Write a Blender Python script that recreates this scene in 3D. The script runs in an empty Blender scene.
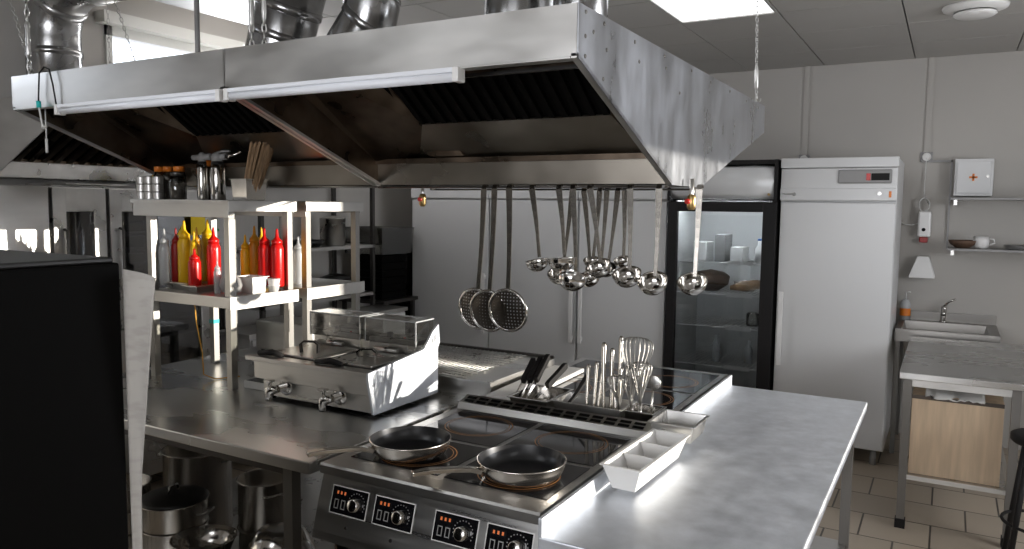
import bpy, bmesh, math, random
from mathutils import Vector, Matrix
random.seed(7)
PI = math.pi
sc = bpy.context.scene
C = sc.collection
# ---------------------------------------------------------------- camera
cam_d = bpy.data.cameras.new('camera')
cam = bpy.data.objects.new('camera', cam_d); C.objects.link(cam)
cam_d.sensor_fit = 'HORIZONTAL'; cam_d.sensor_width = 36; cam_d.lens = 769/1024*36
cam_d.clip_start = .02
_f, _cx, _cy = 769., 512., 274.5
dY = Vector((950-_cx, -(210-_cy), -_f)).normalized()
dX = -Vector((-850-_cx, -(190-_cy), -_f)).normalized()
dX = (dX - dX.dot(dY)*dY).normalized()
dZ = dX.cross(dY)
M = Matrix((dX, dY, dZ)).to_4x4(); M.translation = (0, 0, 1.7)
cam.matrix_world = M
sc.camera = cam
# ---------------------------------------------------------------- light
sc.view_settings.view_transform = 'Standard'; sc.view_settings.look = 'None'
sc.view_settings.gamma = 1; sc.view_settings.use_curve_mapping = False
sc.view_settings.exposure = 0.5
w = bpy.data.worlds.new('sky'); sc.world = w; w.use_nodes = True
bg = w.node_tree.nodes['Background']; bg.inputs[0].default_value = (.88, .93, 1, 1); bg.inputs[1].default_value = 2.8
SUN_AZ, SUN_EL = math.radians(21), math.radians(4.6)   # comes from +X, a little +Y, low
sd = bpy.data.lights.new('sun', 'SUN'); sd.energy = 5.5; sd.angle = math.radians(.6); sd.color = (1, .93, .82)
so = bpy.data.objects.new('sun', sd); C.objects.link(so)
sv = Vector((math.cos(SUN_AZ)*math.cos(SUN_EL), math.sin(SUN_AZ)*math.cos(SUN_EL), math.sin(SUN_EL)))
so.rotation_euler = sv.to_track_quat('Z', 'Y').to_euler()
def area(name, loc, direction, sx, sy, power, col=(.98, .97, 1)):
    d = bpy.data.lights.new(name, 'AREA'); d.shape = 'RECTANGLE'; d.size = sx; d.size_y = sy; d.energy = power; d.color = col
    o = bpy.data.objects.new(name, d); C.objects.link(o); o.location = loc
    o.rotation_euler = (-Vector(direction)).to_track_quat('Z', 'Y').to_euler(); return o
RX, LX, BY, FY, CH = 2.2, -4.6, 6.45, -2.2, 2.8     # the room
area('window_daylight', (RX-.03, 3.75, 1.6), (-1, -.15, -.15), 1.1, 2.3, 30)
area('window_daylight', (-.9, FY+.05, 1.75), (-.1, 1, -.08), 2.5, 1.3, 42)
area('window_daylight', (LX+.06, 3.9, 2.5), (1, 0, -.5), .5, 1.8, 48)
# ---------------------------------------------------------------- materials
MT = {}
def mat(name, col, rough=.5, metal=0., spec=.5, noise=None, bump=0, trans=0, emit=None, coat=0, rn=None, alpha=1, detail=2.5):
    m = bpy.data.materials.new(name); m.use_nodes = True; nt = m.node_tree; b = nt.nodes['Principled BSDF']
    b.inputs['Base Color'].default_value = (*col, 1); b.inputs['Roughness'].default_value = rough
    b.inputs['Metallic'].default_value = metal; b.inputs['Specular IOR Level'].default_value = spec
    b.inputs['Transmission Weight'].default_value = trans; b.inputs['Coat Weight'].default_value = coat
    b.inputs['Alpha'].default_value = alpha
    if emit: b.inputs['Emission Color'].default_value = (*emit[0], 1); b.inputs['Emission Strength'].default_value = emit[1]
    if noise or rn or bump:
        tc = nt.nodes.new('ShaderNodeTexCoord'); mp = nt.nodes.new('ShaderNodeMapping')
        nt.links.new(tc.outputs['Object'], mp.inputs[0])
        n = nt.nodes.new('ShaderNodeTexNoise'); nt.links.new(mp.outputs[0], n.inputs[0])
        sx = (noise or rn)[0]
        mp.inputs['Scale'].default_value = sx if hasattr(sx, '__len__') else (sx, sx, sx)
        n.inputs['Scale'].default_value = 1; n.inputs['Detail'].default_value = detail; n.inputs['Roughness'].default_value = .6
        if noise:
            r = nt.nodes.new('ShaderNodeMapRange'); nt.links.new(n.outputs[0], r.inputs[0])
            r.inputs[1].default_value = .3; r.inputs[2].default_value = .7; r.inputs[3].default_value = 1-noise[1]; r.inputs[4].default_value = 1+noise[1]
            mx = nt.nodes.new('ShaderNodeVectorMath'); mx.operation = 'SCALE'; mx.inputs[0].default_value = col
            nt.links.new(r.outputs[0], mx.inputs['Scale']); nt.links.new(mx.outputs[0], b.inputs['Base Color'])
        if rn:
            r = nt.nodes.new('ShaderNodeMapRange'); nt.links.new(n.outputs[0], r.inputs[0])
            r.inputs[1].default_value = .3; r.inputs[2].default_value = .7; r.inputs[3].default_value = rn[1]; r.inputs[4].default_value = rn[2]
            nt.links.new(r.outputs[0], b.inputs['Roughness'])
        if bump:
            bp = nt.nodes.new('ShaderNodeBump'); bp.inputs['Strength'].default_value = bump; bp.inputs['Distance'].default_value = .002
            nt.links.new(n.outputs[0], bp.inputs['Height']); nt.links.new(bp.outputs[0], b.inputs['Normal'])
    MT[name] = m; return m
mat('steel', (.56, .55, .53), .3, 1, noise=(9, .10), rn=(9, .24, .38))
mat('steel_brushed', (.55, .54, .52), .32, 1, noise=((2, 2, 40), .05), rn=((2, 2, 40), .27, .38))
mat('steel_shell', (.58, .57, .55), .38, 1, noise=((3, 3, 9), .12), rn=((4, 4, 2), .3, .48))
mat('steel_worn', (.70, .73, .78), .45, .84, noise=((16, 16, 16), .09), rn=((16, 16, 16), .38, .56), bump=.15, detail=10)
mat('steel_panel', (.62, .64, .68), .4, 1, noise=((7, 7, 3), .15), rn=((7, 7, 3), .24, .44), detail=8)
mat('leg_dark', (.20, .19, .175), .5, .7)
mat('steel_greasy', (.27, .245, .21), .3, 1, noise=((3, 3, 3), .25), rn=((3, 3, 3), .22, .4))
mat('steel_dim', (.22, .21, .195), .35, 1)
mat('steel_counter', (.60, .60, .59), .3, 1, noise=((2, 5, 5), .08), rn=((9, 6, 5), .2, .38), bump=.08)
mat('steel_shiny', (.62, .60, .57), .14, 1)
mat('steel_dark_brown', (.13, .10, .075), .3, 1, noise=(7, .45), rn=(9, .2, .45))  # dark brown mottled steel, mostly inner hood faces
mat('steel_leg', (.36, .35, .33), .34, 1)
mat('steel_handle', (.46, .43, .385), .22, 1)
mat('pan_steel', (.66, .62, .57), .27, 1)
mat('steel_dark', (.10, .095, .09), .35, .9)
mat('duct_steel', (.44, .44, .44), .22, 1, noise=((5, 5, 5), .3), rn=(12, .15, .35))
mat('black', (.003, .0028, .0026), .6, 0, .06)
mat('black_gloss', (.006, .006, .007), .06, 0, .5)
mat('matt_black', (.010, .009, .009), .6, 0, .3)
mat('enamel_black', (.014, .013, .012), .4, 0, .4)
mat('nonstick', (.015, .015, .016), .28, 0, noise=(60, .2))
mat('ceramic_glass', (.007, .007, .008), .05)
mat('orange_ring', (.34, .15, .04), .4)
mat('white_enamel', (.60, .60, .595), .28)
mat('white_plastic', (.74, .73, .71), .35)
mat('tube_white', (.80, .82, .86), .3)
mat('grey_plastic', (.27, .265, .26), .4)
mat('red_plastic', (.62, .008, .006), .3)
mat('dark_red', (.30, .008, .006), .4)
mat('yellow_plastic', (.78, .46, .01), .35)
mat('amber_plastic', (.52, .24, .01), .35)
mat('orange_plastic', (.72, .20, .02), .4)
mat('clear_plastic', (.70, .72, .73), .25, trans=.35, alpha=.8)
mat('teal_tape', (.02, .50, .48), .4)
mat('display', (.01, .01, .01), .2)
mat('orange_digit', (.5, .12, .03), .4, emit=((1, .25, .08), .22))
mat('red_lamp', (.5, .01, .005), .3)
mat('brown_front', (.07, .05, .035), .4, noise=(4, .2))
mat('chipboard', (.62, .47, .32), .55, noise=((30, 30, 3), .13))
mat('paper', (.38, .36, .33), .8)
mat('cloth_white', (.62, .61, .58), .9)
mat('bamboo', (.30, .19, .10), .7, noise=((80, 80, 4), .4))
mat('spice', (.12, .10, .08), .7, noise=(40, .3))
mat('food_dark', (.09, .05, .03), .7, noise=(15, .4))
mat('bread', (.30, .18, .09), .8, noise=(15, .3))
mat('brass', (.6, .42, .18), .3, 1)
mat('cable_white', (.6, .6, .58), .5)
mat('ochre_cord', (.75, .38, .05), .6)
mat('green_card', (.03, .30, .12), .6)
mat('yellow_sign', (.85, .60, .02), .5)
mat('deep_blue', (.06, .16, .45), .3)
mat('fridge_inside', (.55, .55, .54), .5)
mat('wall', (.42, .40, .37), .6, noise=(1.2, .04))
mat('wall_left', (.52, .50, .47), .6, noise=(1.2, .04))
mat('ceiling_panel', (.42, .405, .38), .45, noise=(2, .04))
mat('ceiling_gap', (.10, .10, .10), .7)
mat('frame_white', (.72, .72, .68), .4)
mat('fridge_fill', (1, 1, 1), .5, emit=((.9, .95, 1), 28))  # emission for the added fill strip in the refrigerator
mat('lamp_panel', (1, 1, 1), .5, emit=((.93, .96, 1), 1.6))
def glass(name, tint=(1, 1, 1), glossy=.12, rough=.02):
    m = bpy.data.materials.new(name); m.use_nodes = True; nt = m.node_tree; nt.nodes.clear()
    o = nt.nodes.new('ShaderNodeOutputMaterial'); mx = nt.nodes.new('ShaderNodeMixShader'); t = nt.nodes.new('ShaderNodeBsdfTransparent')
    g = nt.nodes.new('ShaderNodeBsdfGlossy'); t.inputs[0].default_value = (*tint, 1); g.inputs['Roughness'].default_value = rough
    fr = nt.nodes.new('ShaderNodeFresnel'); fr.inputs[0].default_value = 1.5
    ad = nt.nodes.new('ShaderNodeMath'); ad.inputs[1].default_value = glossy; nt.links.new(fr.outputs[0], ad.inputs[0])
    nt.links.new(ad.outputs[0], mx.inputs[0]); nt.links.new(t.outputs[0], mx.inputs[1]); nt.links.new(g.outputs[0], mx.inputs[2])
    nt.links.new(mx.outputs[0], o.inputs[0]); MT[name] = m; return m
glass('window_glass', (.97, .98, 1), 0)
glass('door_glass', (.9, .92, .93), .03)
glass('oven_glass', (.42, .44, .48), .16)
glass('clear_cover', (.74, .74, .71), .16, .12)
glass('jar_glass', (.75, .76, .74), .06)
def perforated(name, col, scale, ax=(0, 2), rad=.3):
    m = mat(name, col, .3, 1); nt = m.node_tree; b = nt.nodes['Principled BSDF']
    tc = nt.nodes.new('ShaderNodeTexCoord'); v = nt.nodes.new('ShaderNodeVectorMath'); v.operation = 'SCALE'; v.inputs['Scale'].default_value = scale
    nt.links.new(tc.outputs['Object'], v.inputs[0]); f = nt.nodes.new('ShaderNodeVectorMath'); f.operation = 'FRACTION'; nt.links.new(v.outputs[0], f.inputs[0])
    s = nt.nodes.new('ShaderNodeVectorMath'); s.operation = 'SUBTRACT'; s.inputs[1].default_value = (.5, .5, .5); nt.links.new(f.outputs[0], s.inputs[0])
    mk = nt.nodes.new('ShaderNodeVectorMath'); mk.operation = 'MULTIPLY'; k = [0, 0, 0]; k[ax[0]] = 1; k[ax[1]] = 1; mk.inputs[1].default_value = k
    nt.links.new(s.outputs[0], mk.inputs[0]); ln = nt.nodes.new('ShaderNodeVectorMath'); ln.operation = 'LENGTH'; nt.links.new(mk.outputs[0], ln.inputs[0])
    lt = nt.nodes.new('ShaderNodeMath'); lt.operation = 'GREATER_THAN'; lt.inputs[1].default_value = rad; nt.links.new(ln.outputs['Value'], lt.inputs[0])
    nt.links.new(lt.outputs[0], b.inputs['Alpha'])
perforated('perforated_steel', (.09, .08, .07), 78, (0, 2), .21)
def tile_floor():
    m = mat('floor_tile', (.5, .45, .38), .35); nt = m.node_tree; b = nt.nodes['Principled BSDF']
    tc = nt.nodes.new('ShaderNodeTexCoord'); br = nt.nodes.new('ShaderNodeTexBrick'); nt.links.new(tc.outputs['Object'], br.inputs[0])
    br.inputs['Color1'].default_value = (.44, .37, .285, 1); br.inputs['Color2'].default_value = (.38, .32, .25, 1); br.inputs['Mortar'].default_value = (.07, .06, .05, 1)
    br.inputs['Scale'].default_value = 1; br.inputs['Mortar Size'].default_value = .005; br.inputs['Brick Width'].default_value = .33; br.inputs['Row Height'].default_value = .33
    nt.links.new(br.outputs[0], b.inputs['Base Color'])
tile_floor()
# ---------------------------------------------------------------- mesh helpers
class B:
    def __init__(s): s.bm = bmesh.new(); s.mats = []; s.cur = 0
    def m(s, name):
        if name not in s.mats: s.mats.append(name)
        s.cur = s.mats.index(name); return s
    def face(s, vs, smooth=False):
        try: f = s.bm.faces.new(vs); f.material_index = s.cur; f.smooth = smooth; return f
        except ValueError: return None
    def box(s, x0, x1, y0, y1, z0, z1, bev=0, mtx=None):
        r = bmesh.ops.create_cube(s.bm, size=1)['verts']
        for v in r:
            v.co = Vector(((x0+x1)/2+v.co.x*(x1-x0), (y0+y1)/2+v.co.y*(y1-y0), (z0+z1)/2+v.co.z*(z1-z0)))
        fs = {f for v in r for f in v.link_faces}
        if bev:
            es = list({e for v in r for e in v.link_edges})
            g = bmesh.ops.bevel(s.bm, geom=es, offset=bev, segments=2, affect='EDGES', profile=.5)
            fs = set(g['faces']) | {f for f in fs if f.is_valid}; r = list({v for f in fs for v in f.verts})
        for f in fs: f.material_index = s.cur
        if mtx:
            for v in r: v.co = mtx @ v.co
        return s
    def ring(s, c, ax, r, n, up=None):
        ax = Vector(ax).normalized(); u = (Vector(up) if up else (Vector((0, 0, 1)) if abs(ax.z) < .9 else Vector((1, 0, 0))))
        a = u.cross(ax).normalized(); b = ax.cross(a)
        return [s.bm.verts.new(Vector(c)+r*(math.cos(2*PI*i/n)*a+math.sin(2*PI*i/n)*b)) for i in range(n)]
    def lathe(s, prof, c, ax=(0, 0, 1), n=24, caps=(True, True), smooth=True):
        ax = Vector(ax).normalized(); c = Vector(c); prev = None
        for i, (r, h) in enumerate(prof):
            rg = s.ring(c+ax*h, ax, max(r, .0002), n)
            if prev:
                for k in range(n): s.face([prev[k], prev[(k+1) % n], rg[(k+1) % n], rg[k]], smooth)
            elif caps[0]: s.face(list(reversed(rg)))
            prev = rg
        if caps[1]: s.face(prev)
        return s
    def tube(s, pts, r, n=8, closed=False, smooth=True, radii=None):
        pts = [Vector(p) for p in pts]; N = len(pts); rings = []; up = None
        for i, p in enumerate(pts):
            if closed: d = pts[(i+1) % N]-pts[i-1]
            else: d = pts[min(i+1, N-1)]-pts[max(i-1, 0)]
            d.normalize()
            if up is None: up = Vector((0, 0, 1)) if abs(d.z) < .9 else Vector((1, 0, 0))
            a = up.cross(d)
            if a.length < 1e-4: a = Vector((1, 0, 0)).cross(d)
            a.normalize(); b = d.cross(a); up = b
            rr = radii[i] if radii else r
            rings.append([s.bm.verts.new(p+rr*(math.cos(2*PI*k/n)*a+math.sin(2*PI*k/n)*b)) for k in range(n)])
        for i in range(N if closed else N-1):
            A, Bq = rings[i], rings[(i+1) % N]
            for k in range(n): s.face([A[k], A[(k+1) % n], Bq[(k+1) % n], Bq[k]], smooth)
        if not closed: s.face(list(reversed(rings[0]))); s.face(rings[-1])
        return s
    def prism(s, poly, ext, smooth=False):
        ext = Vector(ext); a = [s.bm.verts.new(p) for p in poly]; b = [s.bm.verts.new(Vector(p)+ext) for p in poly]; n = len(a)
        s.face(list(reversed(a))); s.face(b)
        for i in range(n): s.face([a[i], a[(i+1) % n], b[(i+1) % n], b[i]], smooth)
        return s
    def strip(s, pts, width, th, wdir, widths=None):
        """a flat bar following pts; width along wdir"""
        pts = [Vector(p) for p in pts]; wd = Vector(wdir).normalized(); prev = None
        for i, p in enumerate(pts):
            d = (pts[min(i+1, len(pts)-1)]-pts[max(i-1, 0)]).normalized(); nn = d.cross(wd).normalized(); w2 = (widths[i] if widths else width)/2
            q = [s.bm.verts.new(p+wd*a*w2+nn*b*th/2) for a, b in ((-1, -1), (1, -1), (1, 1), (-1, 1))]
            if prev:
                for k in range(4): s.face([prev[k], prev[(k+1) % 4], q[(k+1) % 4], q[k]])
            else: s.face(list(reversed(q)))
            prev = q
        s.face(prev); return s
    def sheet(s, grid, th=0):
        """grid: rows of points -> smooth surface with thickness"""
        R, Cn = len(grid), len(grid[0]); V = [[s.bm.verts.new(p) for p in row] for row in grid]
        for i in range(R-1):
            for j in range(Cn-1): s.face([V[i][j], V[i][j+1], V[i+1][j+1], V[i+1][j]], True)
        return s
    def xf(s, mtx):
        for v in s.bm.verts: v.co = mtx @ v.co
        return s
ROOT = {}
def link(name, b, parent=None, matname=None, bev=0, solid=0, sub=0):
    if matname and not b.mats: b.mats = [matname]
    me = bpy.data.meshes.new(name)
    off = Vector(ROOT.get(parent.name, (0, 0, 0))) if parent else Vector((0, 0, 0))
    if off.length:
        for v in b.bm.verts: v.co -= off
    bmesh.ops.recalc_face_normals(b.bm, faces=b.bm.faces)
    b.bm.to_mesh(me); b.bm.free()
    for k in b.mats: me.materials.append(MT[k])
    o = bpy.data.objects.new(name, me); C.objects.link(o)
    if parent: o.parent = parent; ROOT[o.name] = off
    if bev:
        md = o.modifiers.new('bevel', 'BEVEL'); md.width = bev; md.segments = 2; md.limit_method = 'ANGLE'; md.angle_limit = .7
    if solid:
        md = o.modifiers.new('solid', 'SOLIDIFY'); md.thickness = solid
    return o
def meta(o, label, cat, group=None):
    o['label'] = label; o['category'] = cat
    if group: o['group'] = group
    return o
def thing(name, label, cat, loc=(0, 0, 0), group=None):
    o = bpy.data.objects.new(name, None); C.objects.link(o); o.location = loc; o.empty_display_size = .05
    ROOT[o.name] = Vector(loc); return meta(o, label, cat, group)
def solo(name, b, label, cat, loc=None, matname=None, bev=0, group=None, solid=0):
    o = link(name, b, None, matname, bev, solid)
    if loc is not None:
        for v in o.data.vertices: v.co -= Vector(loc)
        o.location = loc
    return meta(o, label, cat, group)
def struct(name, b, matname=None, parent=None):
    o = link(name, b, parent, matname); o['kind'] = 'structure'; return o
def copy_tree(o, parent=None):
    c = o.copy(); C.objects.link(c)
    if parent: c.parent = parent
    for ch in list(o.children): copy_tree(ch, c)
    return c
# ---------------------------------------------------------------- room
struct('floor', B().box(LX-.1, RX+.1, FY-.1, BY+.1, -.1, 0), 'floor_tile')
struct('wall_back', B().box(LX-.1, RX+.1, BY, BY+.1, 0, 3.1), 'wall')
# left wall with the high window
WY0, WY1, WZ0, WZ1 = 2.98, 5.2, 2.2, 2.78
b = B().box(LX-.12, LX, FY, -1.6, 0, 3.1).box(LX-.12, LX, -.5, .82, 0, 3.1).box(LX-.12, LX, 1.75, WY0, 0, 3.1).box(LX-.12, LX, -1.6, -.5, 0, WZ0).box(LX-.12, LX, -1.6, -.5, WZ1, 3.1).box(LX-.12, LX, .82, 1.75, 0, WZ0).box(LX-.12, LX, .82, 1.75, WZ1, 3.1).box(LX-.12, LX, WY1, BY, 0, 3.1).box(LX-.12, LX, WY0, WY1, 0, WZ0).box(LX-.12, LX, WY0, WY1, WZ1, 3.1)
struct('wall_left', b, 'wall_left')
b = B().box(LX-.08, LX+.02, WY0, WY0+.04, WZ0, WZ1).box(LX-.08, LX+.02, WY1-.04, WY1, WZ0, WZ1).box(LX-.08, LX+.02, WY0, WY1, WZ0, WZ0+.04).box(LX-.08, LX+.02, WY0, WY1, WZ1-.06, WZ1)
b.box(LX-.08, LX+.0, 4.2, 4.24, WZ0, WZ1)
struct('window_1', b, 'frame_white')
g_ = link('glass', B().box(LX-.05, LX-.045, WY0+.04, WY1-.04, WZ0+.04, WZ1-.06), bpy.data.objects['window_1'], 'window_glass')
for n_, (ya, yb) in enumerate(((-1.6, -.5), (.82, 1.75))):
    wf_ = struct('window_%d' % (n_+4), B().box(LX-.08, LX+.02, ya, ya+.04, WZ0, WZ1).box(LX-.08, LX+.02, yb-.04, yb, WZ0, WZ1).box(LX-.08, LX+.02, ya+.04, yb-.04, WZ0, WZ0+.04).box(LX-.08, LX+.02, ya+.04, yb-.04, WZ1-.06, WZ1), 'frame_white')
    link('glass', B().box(LX-.05, LX-.045, ya+.04, yb-.04, WZ0+.04, WZ1-.06), wf_, 'window_glass')
struct('trim_1', B().box(LX, LX+.10, WY0-.06, BY, WZ1+.0, WZ1+.07), 'frame_white')
# right wall with the sun window
def wall_window_x(name, x0, x1, ya, yb, za, zb, y0, y1, h):
    return B().box(x0, x1, y0, ya, 0, h).box(x0, x1, yb, y1, 0, h).box(x0, x1, ya, yb, 0, za).box(x0, x1, ya, yb, zb, h)
struct('wall_right', wall_window_x('', RX, RX+.12, 2.55, 4.95, 1.05, 2.2, FY, BY, 3.1), 'wall')
b = B()
for y in (2.55, 4.9): b.box(RX+.02, RX+.09, y, y+.05, 1.0, 2.2)
b.box(RX+.02, RX+.09, 2.55, 4.95, 1.0, 1.05).box(RX+.02, RX+.09, 2.55, 4.95, 2.15, 2.2)
struct('window_2', b, 'frame_white')
# front wall behind the camera, with a wide window
b = B().box(LX-.1, -2.2, FY-.12, FY, 0, 3.1).box(.4, RX+.1, FY-.12, FY, 0, 3.1).box(-2.2, .4, FY-.12, FY, 0, 1.05).box(-2.2, .4, FY-.12, FY, 2.45, 3.1)
struct('wall_front', b, 'wall')
b = B()
for x in (-2.2, -1.35, -.5, .35): b.box(x, x+.05, FY-.09, FY-.02, 1.05, 2.45)
b.box(-2.2, .4, FY-.09, FY-.02, 1.05, 1.1).box(-2.2, .4, FY-.09, FY-.02, 2.4, 2.45)
struct('window_3', b, 'frame_white')
# ceiling: metal cassettes with narrow joints
b = B(); b.m('ceiling_gap').box(-3.85, RX+.1, FY-.1, BY+.1, CH+.02, CH+.05)
b.m('ceiling_panel')
xs = [-3.85, -3.24, -2.62, -2.0, -1.47, -.9, -.28, .34, .96, 1.58, RX+.1]
ys = [FY-.1, -1.0, .1, 1.24, 2.4, 3.53, 4.06, 4.62, 5.22, 5.84, BY+.1]
LAMPS = [(3, 5), (3, 6), (3, 2), (7, 3), (7, 6)]
PAN = (-1.47, -.9, 3.53, 4.62)
lampcells = [(-1.47, -.9, 3.53, 4.62), (-2.62, -2.0, .1, 1.24), (.34, .96, .1, 1.24)]
for i in range(len(xs)-1):
    for j in range(len(ys)-1):
        xa, xb, ya, yb = xs[i], xs[i+1], ys[j], ys[j+1]
        if any(l[0]-.01 <= xa and xb <= l[1]+.01 and l[2]-.01 <= ya and yb <= l[3]+.01 for l in lampcells): continue
        b.box(xa+.004, xb-.004, ya+.004, yb-.004, CH, CH+.02)
b.m('ceiling_panel').box(-3.87, -3.85, FY-.1, BY+.1, CH, 3.1)
b.m('wall_left').box(LX-.1, -3.85, FY-.1, BY+.1, 3.05, 3.1)
struct('ceiling', b)
labs = ['glowing white square ceiling light panel right of the hood top', 'white ceiling light panel over the dark appliance, behind the viewer', 'white ceiling light panel near the right wall, behind the viewer']
for (xa, xb, ya, yb), lb in zip(lampcells, labs):
    t = thing('ceiling_light', lb, 'ceiling light', ((xa+xb)/2, (ya+yb)/2, CH))
    link('frame', B().box(xa+.003, xb-.003, ya+.003, ya+.02, CH-.004, CH+.019).box(xa+.003, xb-.003, yb-.02, yb-.003, CH-.004, CH+.019).box(xa+.003, xa+.02, ya+.02, yb-.02, CH-.004, CH+.019).box(xb-.02, xb-.003, ya+.02, yb-.02, CH-.004, CH+.019), t, 'ceiling_panel')
    link('diffuser', B().box(xa+.02, xb-.02, ya+.02, yb-.02, CH+.004, CH+.012), t, 'lamp_panel')
# wall conduits
for n_, x in enumerate((-1.02, -.17)):
    struct('trim_%d' % (n_+2), B().box(x-.02, x+.02, BY-.012, BY, 2.12, CH), 'wall')
    tt = thing('wall_socket', ['round grey socket on the wall above the white refrigerator', 'round grey socket on the wall right of the white refrigerator'][n_], 'socket', (x, BY, 2.08))
    link('plate', B().box(x-.04, x+.04, BY-.015, BY, 2.05, 2.12, .005), tt, 'grey_plastic')
    link('outlet', B().lathe([(.028, 0), (.03, .008), (.022, .012), (.02, .004)], (x, BY-.014, 2.085), (0, -1, 0), 16), tt, 'white_plastic')
# round ceiling diffuser
t = thing('ceiling_vent', 'round grey ceiling air vent at the top right', 'vent', (.06, 4.95, CH))
link('rim', B().lathe([(.10, 0), (.16, 0), (.155, .015), (.11, .03), (.10, .03)], (.06, 4.95, CH), (0, 0, -1), 32, (False, False)), t, 'white_plastic')
link('disc', B().lathe([(.02, .0), (.02, .035), (.10, .035), (.105, .045), (.09, .055), (.001, .058)], (.06, 4.95, CH), (0, 0, -1), 32), t, 'white_plastic')
# ---------------------------------------------------------------- island hood
FL, FR_, TF, TB, BL = 1.79, 1.79, 2.57, 2.91, 4.01
def hood(name, label, x0, x1, rightend, leftend):
    t = thing(name, label, 'extractor hood', ((x0+x1)/2, 2.8, 1.775))
    th = .004
    # shell: lips and roof
    b = B().m('steel_shell')
    b.box(x0+.005, x1-.005, 1.79, 1.795, 2.075, 2.205).box(x0+.005, x1-.005, 4.005, 4.01, 2.075, 2.205)
    b.box(x0+.005, x1-.005, 1.796, 4.004, 2.2, 2.205)
    b.box(x0+.022, x1-.022, 1.79, 1.83, 2.07, 2.0745).box(x0+.022, x1-.022, 3.97, 4.01, 2.07, 2.0745)   # folded under edge
    link('hood_shell', b, t)
    prof = [(1.79, 2.205), (1.79, 2.07), (2.57, 1.775), (2.91, 1.775), (4.01, 2.075), (4.01, 2.205)]
    for X, nm in ((x1, 'end_panel'), (x0, 'end_panel')):
        sgn = 1 if X == x1 else -1
        b = B().m('steel_panel' if (sgn > 0 and rightend) else 'steel_shell')
        b.prism([(X, y, z) for y, z in prof], (sgn*-.004, 0, 0))
        b.m('steel_shell').prism([(X-sgn*.02, y+dy, z+dz) for y, z, dy, dz in ((1.79, 2.07, 0, 0), (2.57, 1.775, 0, 0), (2.57, 1.775, 0, .012), (1.79, 2.07, 0, .012))], (sgn*.02, 0, 0))
        b.m('steel_dark_brown').prism([(X-sgn*.0045, y+(.008 if y < 2.7 else -.008), min(z, 2.19)+(.006 if z < 2.1 else 0)) for y, z in prof], (sgn*-.001, 0, 0))
        e = link('end_panel', b, t)
        if sgn > 0 and rightend:
            for y, z in ((1.83, 2.19), (1.83, 2.13), (1.83, 2.08), (1.95, 2.185), (1.97, 2.12), (2.18, 2.18), (2.22, 2.13), (2.45, 2.185), (2.47, 2.15), (2.75, 2.185), (2.62, 2.09), (3.0, 2.18), (3.3, 2.185), (3.05, 2.0), (3.6, 2.18), (1.95, 2.04), (3.85, 2.18), (3.4, 2.05), (1.88, 2.15)):
                link('rivet', B().lathe([(.006, 0), (.0055, .002), (.003, .0035)], (X, y, z), (1, 0, 0), 8), e, 'steel_leg')
    # central gutter
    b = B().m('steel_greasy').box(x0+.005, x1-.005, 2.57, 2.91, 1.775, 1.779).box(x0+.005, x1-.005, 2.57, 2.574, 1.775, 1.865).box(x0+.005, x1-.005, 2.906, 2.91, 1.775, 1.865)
    b.m('steel_dark_brown').box(x0+.005, x1-.005, 2.555, 2.60, 1.865, 1.885).box(x0+.005, x1-.005, 2.88, 2.925, 1.865, 1.885)
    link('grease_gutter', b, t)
    # filter housing: dark baffles above, bare brownish apron below, front and back
    for s_, nm in ((1, 0), (-1, 1)):
        Y = lambda v: v if s_ > 0 else 2*2.74-v
        ya, za, yb, zb = 2.575, 1.885, 2.40, 2.00
        yc, zc = 2.12, 2.195
        xa, xb, xc, xd = x0+.22, x1-.10, x0+.36, x1-.16
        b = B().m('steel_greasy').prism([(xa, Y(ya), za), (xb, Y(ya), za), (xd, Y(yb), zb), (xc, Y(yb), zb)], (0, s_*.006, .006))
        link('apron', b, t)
        n = 7; wdt = (x1-x0-.3)/n
        b = B().m('black')
        b.prism([(x0+.1, Y(yb+.03), zb), (x1-.05, Y(yb+.03), zb), (x1-.05, Y(yc+.03), zc), (x0+.1, Y(yc+.03), zc)], (0, s_*.01, .01))
        b.m('black')
        k = x0+.15
        while k < x1-.1:
            b.prism([(k, Y(yb), zb), (k+.022, Y(yb), zb), (k+.022, Y(yc), zc), (k, Y(yc), zc)], (0, s_*.012, .012)); k += .05
        link('baffle_filter', b, t)
        # sloping side cheeks
        link('side_cheek', B().m('steel_dark_brown').prism([(x0+.006, Y(2.57), 1.87), (xa, Y(ya), za), (xc, Y(yb), zb), (x0+.30, Y(2.15), 2.19), (x0+.10, Y(1.95), 2.19), (x0+.006, Y(2.1), 2.12)], (.003, s_*.004, .004)), t)
        link('side_cheek', B().m('steel_dark_brown').prism([(x1-.006, Y(2.57), 1.87), (xb, Y(ya), za), (xd, Y(yb), zb), (x1-.12, Y(2.15), 2.19), (x1-.006, Y(2.1), 2.14)], (-.003, s_*.004, .004)), t)
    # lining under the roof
    link('lining', B().m('steel_dark_brown').box(x0+.006, x1-.006, 1.80, 4.0, 2.19, 2.196), t)
    return t
hA = hood('extractor_hood', 'left section of the long steel island hood over the sauce shelf', -3.40, -2.122, False, True)
hB = hood('extractor_hood', 'right section of the steel island hood with the scratched slanted end', -2.118, -.83, True, False)
# folded cross panels seen inside the right section
b = B().m('steel_dark_brown').prism([(-2.02, 2.5, 2.12), (-1.86, 2.5, 2.12), (-1.66, 2.54, 1.89), (-1.82, 2.54, 1.89)], (0, .01, .004))
link('brace_panel', b, hB)
link('inner_rail', B().m('steel_dark_brown').box(-1.95, -.84, 1.95, 1.955, 2.085, 2.15).m('steel_dark').box(-1.95, -.84, 1.945, 1.96, 2.075, 2.085), hB)
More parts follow.
